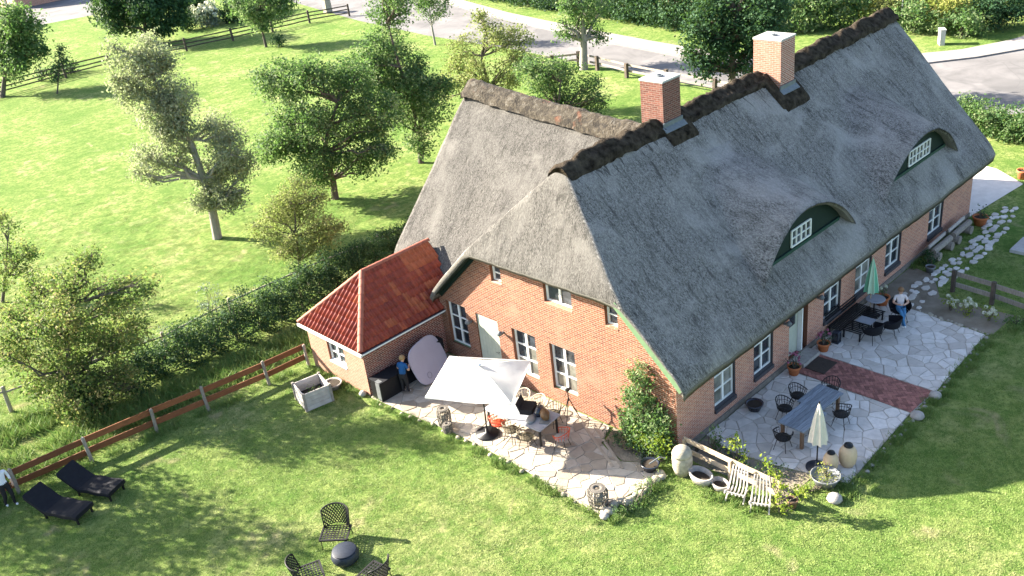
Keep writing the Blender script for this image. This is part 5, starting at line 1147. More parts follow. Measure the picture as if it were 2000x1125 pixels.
def blob_leaves(blobs, dens, size, clump=.22, per=26, shell=.55, flat=1.0):
    """leaves in tufts spread through ellipsoid blobs"""
    Ps, Ns, Ts = [], [], []
    for (x, y, z, r) in blobs:
        nc = max(4, int(dens * r * r)); d = rng.normal(size=(nc, 3)); d /= np.linalg.norm(d, axis=1, keepdims=True); rad = r * rng.uniform(shell ** 2, 1.12, nc) ** .5
        C_ = d * rad[:, None]; C_[:, 2] *= flat; ct = rng.uniform(0, 1, nc)
        k = rng.integers(int(per * .5), int(per * 1.5), nc); idx = np.repeat(np.arange(nc), k)
        off = rng.normal(size=(len(idx), 3)) * clump * (0.6 + .8 * rng.random((len(idx), 1))); off[:, 2] *= .7
        P = C_[idx] + off; Ps.append(P + np.array([x, y, z])); Ns.append(d[idx] * .7 + rng.normal(size=(len(idx), 3)) * .75 + np.array([0, 0, .35])); Ts.append(.72 * ct[idx] ** 1.2 + .33 * rng.random(len(idx)))  # tint set mainly per tuft; pale tufts paint in sunlit clusters
    return np.concatenate(Ps), np.concatenate(Ns), np.concatenate(Ts)
def limb(mb, a, b, r0, r1, rnd, n=5, bend=.12):
    a = Vector(a); b = Vector(b); L2 = (b - a).length; pts = [a]
    for i in range(1, n): pts.append(a.lerp(b, i / n) + Vector((rnd.uniform(-1, 1), rnd.uniform(-1, 1), rnd.uniform(-.4, .8))) * bend * L2 * math.sin(math.pi * i / n))
    pts.append(b); mb.tube(pts, [r0 + (r1 - r0) * i / n for i in range(n + 1)], 6, caps=False); return pts
def tree(name, label, spec, leaf, dens=26, size=.15, clump=.24, per=26, r0=.2, bark='bark', seed=1, group=None, cat='tree', shell=.5, scale=1.0, minz=.3):
    (bx, by), tr, bl = spec; rnd = random.Random(seed); t = thing(name, label, cat, (bx, by, 0), 0, group); mb = MB()
    n = len(tr); mb.tube([Vector(tr[0]) - Vector((0, 0, .15))] + [Vector(p) for p in tr], [r0 * 1.35] + [r0 * (1 - .75 * (i / (n - 1))) for i in range(n)], 9)
    for (x, y, z, r) in bl:
        c = Vector((x, y, z)); best = min(tr[1:] if n > 2 else tr, key=lambda p: (Vector(p) - c).length + (2 if p[2] > z else 0))
        pts = limb(mb, best, c, r0 * .42, r0 * .12, rnd)
        for k in range(5):
            d = Vector((rnd.gauss(0, 1), rnd.gauss(0, 1), rnd.gauss(.3, 1))).normalized(); limb(mb, pts[3 + k % 3], c + d * r * .95, r0 * .13, .008, rnd, 4)
    mb.build('trunk', M[bark], t, True)
    P, Nn, Ti = blob_leaves(bl, dens, size, clump, per, shell); ok = P[:, 2] > minz; obj('crown', leaves_mesh('crown', P[ok], Nn[ok], size, M[leaf], Ti[ok]), t); return t
SPEC = {
'leaning':((0.68,31.56),[(0,0,0),(0.1,-0.09,1.67),(0.09,-0.08,3.45),(-0.02,0.01,5.62),(-0.33,0.29,6.79),(-0.47,0.42,8.04),(-0.73,0.65,9.15)],[(-1.6,0.84,9.9,1.03),(-0.76,0.78,8.76,1.1),(-0.22,-0.08,7.97,1),(-0.58,0.71,10.31,0.87),(-0.77,0.96,6.89,1.01),(-0.66,-0.3,6.63,0.96),(-2.13,1.23,5.22,0.65),(-2.06,2.17,4,0.46),(-1.11,0.52,5.06,0.92),(-1.89,1.36,9.05,0.57),(1.53,-0.22,5.65,1.07),(1.35,-1.27,4.67,1.03),(0.64,0.14,3.71,0.98),(0.61,-0.59,2.62,0.88),(1.78,-1.37,3.76,0.71),(0.98,-1.29,2.22,0.55),(-0.15,0.26,2.17,0.44)]),
'bushy':((7.84,30.40),[(-0,-0,0),(0.06,-0.06,1.21),(-0.1,0.09,2.81),(0.34,-0.3,4.27),(0.93,-0.83,5.66)],[(-0.79,1.78,7.06,1.36),(0.13,-0.05,7.26,1.3),(1.88,-0.91,6.59,1.48),(2.69,-1.9,4.81,1.33),(-1.42,-0.22,5.04,1.59),(1.2,-0.1,4.2,1.75),(2.28,-1.81,2.73,1.18),(-1.84,1.12,4.14,1.22),(-1.02,-0.33,2.55,1.24),(1.56,-0.6,1.9,1.01),(-2.38,2.07,3.51,0.88),(-0.86,1.05,1.56,0.59)]),
'tall':((14.54,30.50),[(0,0,-0),(0.14,-0.12,1.6),(0.05,-0.04,3.91),(-0.26,0.23,6.17),(-0.46,0.41,8.64)],[(0,0.87,9.38,1.08),(-0.54,1.07,7.5,1.28),(0.17,1.12,6.05,1.42),(0,-0.32,4.85,1.43),(-1,1.61,5.26,1.12),(0.55,-0.64,3.32,1.26),(0.13,0.94,3.17,1.13),(1.56,-0.68,4.35,0.87),(-0.32,-0.43,1.78,0.83),(-1.68,0.88,6.51,0.8),(-0.36,-0.25,10.93,0.95)]),
'orchard':((23.98,33.87),[(0,0,0),(0.04,-0.03,1.93),(-0.16,0.14,4.14),(0.26,-0.23,5.83)],[(-0.4,1.7,4.46,1.35),(0.4,-0.53,5.44,1.27),(1.64,-1.16,4.75,1.13),(-0.83,0.19,2.76,1.29),(-1.91,1.72,2.63,1),(0.91,-1.13,2.85,1.29),(1.69,-1.76,3.81,0.78),(0.13,-0.01,6.72,0.56)]),
'lowtree':((23.71,27.16),[(0,0,0),(0.09,-0.08,1.39),(0.33,-0.29,3.06)],[(-0.63,0.78,3.91,1.19),(1.04,0.22,3.37,1.33),(1.87,-1.25,2.32,1.07),(-0.04,1.14,2.53,1.2),(1.32,-0.26,1.6,1.21),(2.52,-1.54,1.38,0.67),(0.01,0.36,1.26,1.01)]),
'roadtree':((35.85,35.53),[(0,0,0),(0.13,-0.11,2.22),(0.11,-0.1,4.61),(0.1,-0.09,6.92)],[(-0.43,-0.76,4.99,1.59),(0.05,0.82,3.9,1.12),(1.31,0.11,3.93,1.28),(1.27,0.64,6.87,2.04),(-0.84,0.84,2.99,0.64),(1,-0.67,2.3,0.48),(-0.88,0.18,5.5,0.99)]),
'streettree':((37.07,55.24),[(0,0,0),(-0.05,0.05,1.83),(-0.02,0.02,3.7)],[(0.53,0.54,3.46,1.43),(-0.45,0.58,4.16,1.09),(0.51,-0.96,3.67,1.09),(-0.48,-0.81,5.06,1.32)]),
'round':((0.29,22.70),[(0,0,0),(0.11,-0.1,1.04),(0.21,-0.19,2.37),(0.4,-0.36,3.92)],[(0.74,0.18,3.41,1.11),(0.13,0.9,3.01,0.97),(0.67,-1.49,3.01,1.02),(0.85,-0.2,4.41,0.86),(-0.2,0.02,4.01,0.81),(1.07,-1.43,2.12,0.64),(0.16,-0.53,1.86,0.88),(-0.74,1,2.58,0.58),(1.33,-0.69,4.01,0.62),(-0.59,-0.09,1.93,0.64)]),
'corner':((-11.77,21.05),[(0,0,0),(0.28,-0.25,1.28),(0.59,-0.53,3.1),(1.1,-0.98,4.58)],[(-0.18,0.38,3.72,0.9),(0.42,-1.36,4.39,1.01),(1.99,-1.39,4.44,0.82),(2.55,-2.45,4.95,0.46),(0.6,0.37,2.49,1.11),(1.71,-0.5,2.52,0.99),(2.07,-1.84,3.04,0.67),(0.39,0.36,4.99,0.66),(0.94,-1.1,5.67,0.65),(0.12,-1.06,1.22,1.05),(-0.38,0.52,1.19,0.85),(1.27,-1.74,1.51,0.6),(1.58,-1.65,6.19,0.38),(-0.97,0.74,2.46,0.64)]),
'edge':((-9.99,34.34),[(0,0,-0),(0.46,-0.41,1.37),(1.04,-0.93,3.22)],[(1.16,-0.84,2.94,0.8),(0.99,-1.41,2.07,0.71),(-0,-0.84,1.94,0.86),(1.37,-0.79,4.02,0.55),(1.65,-1.61,2.55,0.35)]),
'darkbroad':((24.80,90.64),[(0,0,0),(0.2,-0.18,1.55),(0.5,-0.45,3.74),(0.87,-0.78,5.87)],[(-1.92,3.53,4,1.85),(0.18,1.66,3.94,2.13),(1.04,-1.49,3.6,2.14),(2.89,-2.71,3.34,1.58),(-2.02,1.85,2.76,1.24),(1.99,-1.39,1.85,1.25),(1.23,-0.55,5.85,2.67),(-0.94,1.09,6.18,2),(3.63,-2.83,4.64,1.57)]),
'farleft':((6.56,83.30),[(-0,-0,0),(0.8,-0.71,2.33),(1.87,-1.66,5.03)],[(3.03,-0.83,5.93,1.98),(2.4,-2.11,4,1.72),(3.36,-3.11,3.82,0.76),(1.3,-0.39,2.79,1.63),(2.37,-2.96,7.22,1.5),(3.32,-3.4,5.7,1.04),(1.34,0.75,4.8,1.9)]),
'sapling':((9.94,78.43),[(0,0,-0),(0.45,-0.4,1.53),(0.97,-0.86,3.36)],[(0.82,-0.73,2.91,0.8),(0.44,-0.39,1.78,0.71),(1.22,-1.09,3.7,0.52)]),
'behindfence':((29.81,73.62),[(0,0,0),(-0.03,0.03,1.68),(0.16,-0.15,3.7)],[(0.08,-0.01,3.72,1.45),(1.49,-1.18,3.75,1.45),(-1.5,0.04,4.12,1.24),(0.15,-0.35,2.66,1.14),(0.67,-0.33,5.4,1.54),(1.78,-2.43,3.77,0.83)]),
'ridge':((33.16,19.89),[(0,0,0),(0.01,-0.01,2.09),(0.02,-0.01,4.12),(0.27,-0.24,6.05)],[(-1.05,1.28,5.64,1.39),(0.23,0.22,4.78,1.53),(0.65,-2.08,5.22,1.59),(0.46,-0.02,3.07,1.41),(-0.78,0.62,3.57,1.14),(-1.52,1.69,4.57,0.87),(1.51,-1.84,6.45,1.58),(0.13,0.58,7.09,1.57),(-1.86,1.96,3.38,0.61),(0.75,-1.98,3.39,1.28),(-1.72,1.02,2.4,0.54)]),
}
def sp(k, grow=1.0, spread=1.0):
    """crown blobs of a tree, each broken up by two smaller ones for an uneven outline"""
    b, tr, bl = SPEC[k]; rd = random.Random(k); out = []
    for x, y, z, r in bl:
        x *= spread; y *= spread; out.append((x, y, z, r * grow * .9))
        for _ in range(2):
            d = Vector((rd.gauss(0, 1), rd.gauss(0, 1), rd.gauss(0, .9))).normalized() * r * grow * rd.uniform(.7, 1.1); out.append((x + d.x, y + d.y, max(z + d.z, .5), r * grow * rd.uniform(.3, .5)))
    return (b, tr, out)
tree('pear_tree', 'leaning silvery old fruit tree with a propped pale trunk in the meadow', sp('leaning', 1.16), 'leaf_silver', 62, .15, .22, 30, .26, 'bark_pale', 1, shell=.35)
tree('fruit_tree', 'broad bushy fruit tree between the leaning one and the tall one', sp('bushy', 1.06), 'leaf_mid', 56, .17, .26, 26, .22, seed=2, shell=.4)
tree('fruit_tree', 'tall slender fruit tree beside the wing roof', sp('tall', 1.2), 'leaf_mid', 46, .17, .26, 26, .2, seed=3, shell=.4)
tree('fruit_tree', 'light loose fruit tree behind the wing ridge by the road', sp('orchard'), 'leaf_olive', 36, .17, .26, 24, .16, seed=4, shell=.4)
tree('fruit_tree', 'low spreading fruit tree hidden half behind the wing ridge', sp('lowtree'), 'leaf_mid', 44, .17, .26, 24, .15, seed=5, shell=.4)
tree('street_tree', 'thick-trunked tree standing by the road fence', sp('roadtree'), 'leaf_mid', 22, .22, .3, 26, .36, 'bark_pale', 6, shell=.4)
tree('street_tree', 'young slim tree on the verge of the road', sp('streettree'), 'leaf_mid', 20, .22, .3, 22, .12, 'bark_pale', 7, shell=.4)
tree('young_tree', 'round yellow-olive young tree behind the dark hedge', sp('round'), 'leaf_olive', 66, .11, .2, 30, .09, seed=8, shell=.3)
tree('hawthorn_tree', 'big bushy autumn-tinged tree behind the board fence', sp('corner', 1.2, 1.22), 'leaf_autumn', 60, .13, .22, 30, .14, seed=9, shell=.3)
tree('hawthorn_tree', 'pale rusty-tipped tree at the left end of the meadow', sp('edge'), 'leaf_autumn', 30, .14, .22, 26, .09, seed=10)
tree('maple_tree', 'dark broad tree on the far side of the paddock fence', sp('darkbroad', 1.05), 'leaf_dark', 18, .34, .42, 26, .3, seed=11)
tree('maple_tree', 'large tree at the far left corner of the meadow', sp('farleft', 1.1), 'leaf_mid', 20, .3, .4, 26, .25, seed=12)
tree('sapling', 'thin sapling in front of the paddock fence', sp('sapling'), 'leaf_dark', 20, .2, .25, 18, .08, seed=13)
tree('maple_tree', 'bright green tree overhanging the paddock fence', sp('behindfence', 1.05), 'leaf_mid', 20, .28, .36, 24, .16, seed=14)
tree('lime_tree', 'large dense tree rising behind the main ridge between the chimneys', sp('ridge', 1.05), 'leaf_dark', 26, .24, .32, 28, .3, seed=15)
# trees just outside the left of the view that throw the dappled shade on the lawn
tree('maple_tree', 'spreading tree outside the board fence shading the loungers', ((-21.5, 26.5), [(0, 0, 0), (.1, 0, 2), (.2, .1, 4), (.3, 0, 6)], [(0, 0, 6, 1.7), (1.6, -.6, 5.2, 1.3), (-1.5, .6, 5.4, 1.4), (.4, 1.6, 5.0, 1.3), (1.9, .9, 4.2, 1.1), (.6, -1.6, 4.4, 1.2), (-1.4, -1.2, 4.4, 1.2), (.2, .2, 7.6, 1.2), (2.6, -.2, 3.4, .9)]), 'leaf_mid', 20, .22, .3, 22, .25, seed=16, shell=.4)
tree('maple_tree', 'spreading tree beyond the left edge shading the lower lawn', ((-17.6, 20.5), [(0, 0, 0), (.1, 0, 2), (.2, .1, 4), (.3, 0, 5.5)], [(0, 0, 5.6, 1.6), (1.6, -.6, 4.8, 1.2), (-1.5, .6, 5.0, 1.3), (.4, 1.6, 4.6, 1.2), (1.8, .9, 3.9, 1.0), (.6, -1.6, 4.0, 1.1), (-1.4, -1.2, 4.0, 1.1), (.2, .2, 6.8, 1.1), (.9, .2, 7.6, .8)]), 'leaf_mid', 15, .22, .3, 22, .22, seed=17, shell=.4)

def shrub(name, label, x, y, blobs, leaf, dens=40, size=.09, clump=.13, per=24, cat='shrub', group=None, stems=5, z0=0.0, minz=.02, petals=None):
    t = thing(name, label, cat, (x, y, z0), 0, group); rnd = random.Random(int(abs(x * 31 + y * 7)) + len(label)); mb = MB()
    for (bx, by, bz, r) in blobs:
        for k in range(max(1, stems // max(1, len(blobs)) + 1)):
            limb(mb, (0, 0, -.03), (bx + rnd.uniform(-.5, .5) * r, by + rnd.uniform(-.5, .5) * r, bz + rnd.uniform(.1, .6) * r), .025, .006, rnd, 4)
    mb.build('stem', M['bark'], t, True); P, Nn, Ti = blob_leaves(blobs, dens, size, clump, per, .3); ok = P[:, 2] > minz
    obj('foliage', leaves_mesh('foliage', P[ok], Nn[ok], size, M[leaf], Ti[ok]), t)
    if petals:
        pm_, n_, ps = petals; Q = []
        for (bx, by, bz, r) in blobs:
            for k in range(n_):
                d = rng.normal(size=3); d[2] = abs(d[2]) + .25; d /= np.linalg.norm(d); Q.append(np.array([bx, by, bz]) + d * r * 1.12)
        Q = np.array(Q); PP_ = np.repeat(Q, 26, 0); o_ = rng.normal(size=PP_.shape); o_ /= np.linalg.norm(o_, axis=1, keepdims=True); obj('blossom', leaves_mesh('blossom', PP_ + o_ * ps, o_, ps * .9, M[pm_], rng.random(len(PP_)), .9), t)
    return t
# dark hedge along the old rail fence, shrub by shrub
HB = [(-11.2, 20.1, 1.0), (-9.6, 20.0, .9), (-8.4, 20.3, 1.0), (-7.2, 20.1, 1.25), (-6.0, 20.0, 1.3), (-4.8, 19.9, 1.35), (-3.6, 19.9, 1.45), (-2.5, 19.8, 1.5), (-1.4, 19.9, 1.5), (-.3, 20.0, 1.45), (.8, 20.1, 1.5), (2.0, 20.2, 1.4), (3.2, 20.3, 1.35), (4.4, 20.3, 1.3), (5.6, 20.2, 1.2)]
rnd_h = random.Random(77)
for i, (x, y, h) in enumerate(HB):
    nth = ['last', 'second to last', 'third to last', 'twelfth', 'eleventh', 'tenth', 'ninth', 'eighth', 'seventh', 'sixth', 'fifth', 'fourth', 'third', 'second', 'first'][i]; h *= 1.3
    shrub('hedge_shrub', nth + ' dark shrub of the hedge, counting from the wing of the house', x, y, [(0, 0, h * .45, .78), (.4, .2, h * .75, .5), (-.45, -.1, h * .68, .55), (.1, -.55, h * .3, .6), (rnd_h.uniform(-.5, .5), .1, h * rnd_h.uniform(.8, 1.1), .32)], 'leaf_dark', 95, .10, .14, 24, group='shrubs of the dark hedge')
shrub('butterfly_bush', 'tall grey-leaved bush sticking out of the hedge', -5.2, 20.9, [(0, 0, 1.5, .35), (.3, -.1, 2.0, .28), (-.4, .1, 1.8, .28), (.6, 0, 1.3, .3), (0.1, .1, 2.5, .2)], 'leaf_grey', 60, .10, .12, 18)
shrub('butterfly_bush', 'smaller grey-leaved bush on the meadow side of the hedge', -7.6, 21.2, [(0, 0, 1.1, .3), (.25, -.1, 1.5, .22), (-.3, .1, 1.2, .25)], 'leaf_grey', 60, .09, .11, 16)
# beyond the road
def hedge_run(name, label, P, h, d, leaf, n, size, dens=15, group=None):
    t = thing(name, label, 'hedge', (P[0][0], P[0][1], 0), 0, group); rnd = random.Random(len(label)); bl = []
    for k in range(n):
        f = (k + .5) / n * (len(P) - 1); i = min(int(f), len(P) - 2); u = f - i; x = P[i][0] + (P[i + 1][0] - P[i][0]) * u - P[0][0]; y = P[i][1] + (P[i + 1][1] - P[i][1]) * u - P[0][1]
        hh = h * rnd.uniform(.85, 1.2); bl += [(x + rnd.uniform(-.3, .3), y + rnd.uniform(-.3, .3), hh * .35, d * .62), (x + rnd.uniform(-.4, .4), y + rnd.uniform(-.4, .4), hh * .75, d * .5)]
    for (x, y, z, r) in bl[::2]:
        mb = MB(); limb(mb, (x, y, -.05), (x, y, z + r * .6), .07, .02, rnd, 4); mb.build('stem', M['bark'], t)
    Pp, Nn, Ti = blob_leaves(bl, dens, size, size * 1.2, 26, .45); ok = Pp[:, 2] > .03; obj('foliage', leaves_mesh('foliage', Pp[ok], Nn[ok], size, M[leaf], Ti[ok]), t); return t
hedge_run('roadside_hedge', 'long dark hedge across the road behind the street trees', [(57, 72), (53.5, 60), (52.2, 50), (50.6, 42), (49.6, 35)], 3.2, 2.2, 'leaf_dark', 22, .26, 20)
hedge_run('roadside_hedge', 'mid green hedge across the road behind the ridge tree', [(51, 35), (50.5, 30), (52, 26), (55, 22)], 3.4, 2.2, 'leaf_mid', 12, .26, 20)
hedge_run('trimmed_hedge', 'clipped bright green hedge by the road beyond the far gable', [(34.2, 6.2), (33.6, 4.2), (33.2, 2.0), (33.6, -1.0), (35, -5)], 1.7, 1.25, 'leaf_mid', 15, .16, 50)
for x, y, h, lf, lb in ((57.5, 23.5, 3.6, 'leaf_yellow', 'yellow-green bush behind the far end of the ridge'), (56.2, 20.0, 3.2, 'leaf_olive', 'olive bush beside the lamp post'), (54.2, 17.2, 2.9, 'leaf_mid', 'green bush between lamp post and cable cabinet'), (55.8, 15.2, 3.4, 'leaf_yellow', 'straw-yellow bush above the cable cabinet'), (54.2, 13.4, 2.6, 'leaf_mid', 'low green bush right behind the cable cabinet'),
                        (57.2, 12.0, 3.6, 'leaf_dark', 'dark bush to the right of the straw-yellow one'), (60.0, 9.6, 3.9, 'leaf_dark', 'dark bush at the end of the row across the junction'), (62.5, 14.5, 4.6, 'leaf_olive', 'tall pale bush behind the straw-yellow one'), (60.5, 20.0, 4.8, 'leaf_mid', 'tall green bush behind the lamp post'), (62.0, 26, 5.0, 'leaf_mid', 'tall green bush behind the yellow-green one'), (64.5, 8.0, 4.4, 'leaf_dark', 'dark bush closing the row on the far right')):
    shrub('roadside_bush', lb, x, y, [(0, 0, h * .35, h * .36), (.7, .6, h * .6, h * .3), (-.8, -.5, h * .62, h * .3), (.2, -.9, h * .4, h * .34), (-.3, .9, h * .45, h * .34)], lf, 20, .24, .3, 24, group='bushes beyond the junction')
for x, y, h, lf, lb, pt in ((31.0, 93.2, 2.6, 'leaf_dark', 'dark shrub by the broad tree behind the paddock fence', None), (33.6, 92.6, 2.8, 'leaf_grey', 'white-flowering shrub behind the paddock fence', ('petal_white', 10, .28)), (36.2, 91.5, 3.0, 'leaf_dark', 'dark shrub between white blossom and green tree', None), (38.4, 89.6, 2.8, 'leaf_mid', 'green shrub behind the overhanging tree', None), (34.2, 96.5, 4.2, 'leaf_dark', 'tall dark shrub behind the white blossom', None), (39.5, 94.0, 4.2, 'leaf_dark', 'tall dark shrub by the road bend', None)):
    shrub('border_shrub', lb, x, y, [(0, 0, h * .35, h * .4), (.9, .3, h * .55, h * .34), (-.9, -.2, h * .55, h * .34), (.1, -.7, h * .35, h * .36)], lf, 14, .3, .36, 22, group='shrubs behind the paddock fence', petals=pt)
shrub('ball_shrub', 'dark ball-shaped shrub at the paddock fence', 30.4, 72.2, [(0, 0, .65, .75)], 'leaf_dark', 50, .2, .18, 20)
shrub('fence_shrub', 'dark low shrub behind the left end of the paddock fence', 14.5, 86.2, [(0, 0, .6, .9), (-1.4, -.2, .6, .8), (-2.8, -.3, .55, .8)], 'leaf_dark', 24, .24, .26, 20)
# climbing plant on the gable and bed shrubs
t = thing('climbing_plant', 'tall green climber on the gable by the near corner', 'climber', (-.25, 1.0, 0)); mb = MB(); rnd = random.Random(5); bl = []
for k in range(9): limb(mb, (.1 + rnd.uniform(-.1, .05), rnd.uniform(-.5, .5), 0), (.17, rnd.uniform(-.9, .9), rnd.uniform(1.2, 2.9)), .022, .006, rnd, 6)
mb.build('stem', M['bark'], t)
for z, w, n_, r in ((.35, .85, 6, .46), (.8, .9, 7, .44), (1.2, .88, 6, .40), (1.6, .78, 5, .34), (2.0, .66, 5, .28), (2.4, .55, 4, .24), (2.75, .42, 3, .2), (3.05, .3, 2, .14)):
    for k in range(n_): bl.append((.05 - .10 * max(0, 1.4 - z) + rnd.uniform(-.06, .06), (-w + 2 * w * (k + .5) / n_) * .85 + (.25 if z > 1.9 else 0) + rnd.uniform(-.1, .1), z + rnd.uniform(-.12, .12), r))
P, Nn, Ti = blob_leaves(bl, 100, .1, .12, 20, .3); ok = (P[:, 0] < .22) & (P[:, 2] > .02); obj('foliage', leaves_mesh('foliage', P[ok], Nn[ok], .105, M['leaf_mid'], Ti[ok] * 1.1), t)
bl2 = [(b[0] - .14, b[1], b[2], b[3] * .7) for b in bl[:11]]; P, Nn, Ti = blob_leaves(bl2, 85, .1, .12, 18, .4); ok = P[:, 2] > .02; obj('young_foliage', leaves_mesh('young_foliage', P[ok], Nn[ok], .1, M['leaf_lime'], Ti[ok] * .7), t)
shrub('lavender_bush', 'grey-green lavender mound at the foot of the climber', -.78, 1.75, [(0, 0, .22, .34), (.2, .45, .22, .32), (-.05, -.5, .2, .32), (.15, -.95, .18, .28)], 'leaf_dark', 110, .06, .07, 20)
shrub('lavender_bush', 'pale lavender mound between climber and blue bowl', -.85, .72, [(0, 0, .16, .26), (.2, -.2, .16, .22)], 'leaf_grey', 110, .05, .06, 20)
shrub('hedge_plant', 'low dark hedge plant on the rubble corner of the terrace', -2.9, -.45, [(0, 0, .2, .3), (.5, .1, .22, .3), (1.0, .12, .2, .28), (-.5, .1, .2, .28), (1.4, .15, .2, .22)], 'leaf_mid', 90, .06, .08, 20)
shrub('garden_plant', 'leafy green plant in the bed next to the facade corner', .72, -.85, [(0, 0, .75, .26), (.1, -.1, .45, .26)], 'leaf_mid', 80, .11, .1, 14); shrub('garden_plant', 'lime-green leafy plant in the bed next to the patio', .72, -1.75, [(0, 0, .75, .28), (-.05, .1, 1.0, .2), (.1, -.2, .5, .22)], 'leaf_lime', 80, .10, .1, 14)
shrub('bed_shrub', 'low dark shrub filling the bed behind the pale fence', .75, -2.6, [(0, 0, .2, .35), (.3, -.5, .2, .3), (-.2, .5, .2, .3), (.15, 1.3, .2, .32)], 'leaf_dark', 90, .07, .09, 20)
shrub('bed_shrub', 'silvery low shrub at the near facade corner', .55, -.35, [(0, 0, .3, .28)], 'leaf_grey', 80, .06, .08, 18)
shrub('border_plants', 'straggly pale plants at the patio corner beside the vine', .95, -4.15, [(0, 0, .18, .3), (.5, -.1, .2, .28), (-.4, .1, .18, .26), (.9, -.35, .18, .25), (.35, -.5, .14, .25)], 'leaf_olive', 70, .07, .09, 18)
t = shrub('vine', 'lime-green vine climbing the last post of the pale fence', -.42, -3.98, [(0, -.05, .3, .16), (.02, 0, .6, .17), (.05, .05, .9, .2), (.05, .15, 1.2, .22), (.1, .35, 1.45, .2), (.15, -.35, 1.0, .2), (.3, -.6, .95, .18), (.05, .5, 1.65, .13)], 'leaf_lime', 70, .10, .08, 14); pot('brown pot at the foot of the vine', (.02, -4.12, 0), .17, .3, M['brown_wood'])
for lb, l, pt in (('pink-flowered plant in the terracotta pot on the parasol side of the step', (6.32, -.48, .30), 7), ('pink-flowered plant in the terracotta pot on the bench side of the step', (8.34, -.52, .30), 7)):
    shrub('potted_flowers', lb, l[0], l[1], [(0, 0, .22, .25), (.08, .05, .38, .2)], 'leaf_dark', 90, .06, .07, 18, z0=l[2], petals=('petal_pink', 6, .045), cat='flowers', minz=-.02)
shrub('potted_plant', 'dark leafy plant in the terracotta pot at the far corner', 22.0, -.75, [(0, 0, .2, .34)], 'leaf_dark', 60, .1, .1, 18, z0=.38, minz=-.02); shrub('potted_plant', 'sparse white flowers in the pot behind the green parasol', 12.75, -.62, [(0, 0, .3, .24)], 'leaf_mid', 40, .08, .1, 14, z0=.32, petals=('petal_white', 4, .06), minz=-.02)
shrub('potted_plant', 'mixed yellow plants filling the zinc bowl', 1.55, -4.35, [(0, 0, .05, .3), (.12, .1, .1, .22), (-.14, -.05, .1, .2)], 'leaf_yellow', 50, .08, .09, 14, z0=.30, minz=-.02); shrub('potted_plant', 'green herbs growing inside the timber planter box', -5.45, 13.05, [(-.1, 0, .1, .2), (.15, .1, .12, .18)], 'leaf_mid', 60, .07, .09, 14, z0=.32, minz=-.02)
for k, (x, y, s, lb) in enumerate(((13.72, -2.95, .9, 'white hydrangea next to the fence start'), (13.68, -3.62, 1.05, 'fullest white hydrangea in the middle of the row'), (13.72, -4.42, .85, 'lime-leaved hydrangea at the lawn end of the row'))):
    shrub('hydrangea', lb, x, y, [(0, 0, .28 * s, .26 * s), (.12, .12, .42 * s, .18 * s), (-.1, -.15, .40 * s, .18 * s)], 'leaf_lime', 70, .08, .09, 14, group='hydrangeas by the plank fence', petals=('petal_white', 3 if k != 1 else 5, .075))
shrub('bed_shrub', 'small dark shrub by the log benches', 16.9, -.7, [(0, 0, .35, .4), (.2, .1, .55, .3)], 'leaf_dark', 70, .09, .1, 20); shrub('bed_shrub', 'green cover plants at the end of the plank fence', 14.1, -5.3, [(0, 0, .15, .4), (.5, -.4, .15, .4), (-.4, .1, .15, .3)], 'leaf_mid', 60, .08, .1, 18)
# ------------------------------------------------------------------ grass (uncountable): tufts scattered over the lawn, nothing on paving
HOUSE = [(-.05, -.05), (22.7, -.05), (22.7, 11.4), (11.8, 11.4), (11.8, 15), (1, 15), (1, 15.25), (-4.0, 15.25), (-4.0, 11.4), (-.05, 11.4)]
NOGO = [HOUSE, PF, PA, PB, [(6.4, 0), (8.1, 0), (8.1, -4.86), (6.4, -4.78)], [(-.05, .1), (-.05, 2.8), (-1.0, 2.45), (-1.35, 1.3), (-.7, .2)]]
BEDS = [[(12.9, -.1), (16.5, -.1), (16.2, -1.2), (14.5, -2.2), (14.6, -5), (12.75, -4.9)], [(.1, -.1), (1.5, -.1), (1.15, -1.2), (1.35, -2.5), (1.7, -3.9), (.2, -3.8)]]
def grass_mat(name, stops, trans=.3):
    m = bpy.data.materials.new(name); m.use_nodes = True; nt = m.node_tree; b = nt.nodes['Principled BSDF']; out = nt.nodes['Material Output']; p = pos(nt)
    c = ramp(nt, noise(nt, p, 0.22, 6, 0.6, 0.5), stops)
    c = mixc(nt, ramp(nt, noise(nt, p, 0.55, 3, 0.5, 1.0), [(0.61, (0, 0, 0)), (0.72, (0.8, 0.8, 0.8))]), c, (0.40, 0.36, 0.20)); c = mixc(nt, ramp(nt, noise(nt, p, 1.7, 5, 0.7, .3), [(0.40, (0.55, 0.55, 0.55)), (0.58, (0, 0, 0))]), c, (0.11, 0.21, 0.03))
    at = nd(nt, 'ShaderNodeAttribute'); at.attribute_name = 'tint'; c = mixc(nt, at.outputs['Fac'], c, mixc(nt, .5, c, (0.30, 0.30, 0.12)))
    nt.links.new(c, b.inputs['Base Color']); b.inputs['Roughness'].default_value = .6; b.inputs['Specular IOR Level'].default_value = .3
    tr = nd(nt, 'ShaderNodeBsdfTranslucent'); nt.links.new(c, tr.inputs['Color']); mx = nd(nt, 'ShaderNodeMixShader'); mx.inputs[0].default_value = trans
    nt.links.new(b.outputs[0], mx.inputs[1]); nt.links.new(tr.outputs[0], mx.inputs[2]); nt.links.new(mx.outputs[0], out.inputs['Surface']); return m
M['blade'] = grass_mat('grass_blade', [(0.34, (0.175, 0.30, 0.07)), (0.52, (0.29, 0.375, 0.115)), (0.70, (0.42, 0.45, 0.20))])
M['blade_long'] = grass_mat('long_grass_blade', [(0.34, (0.06, 0.165, 0.03)), (0.52, (0.095, 0.205, 0.04)), (0.70, (0.155, 0.25, 0.06))])
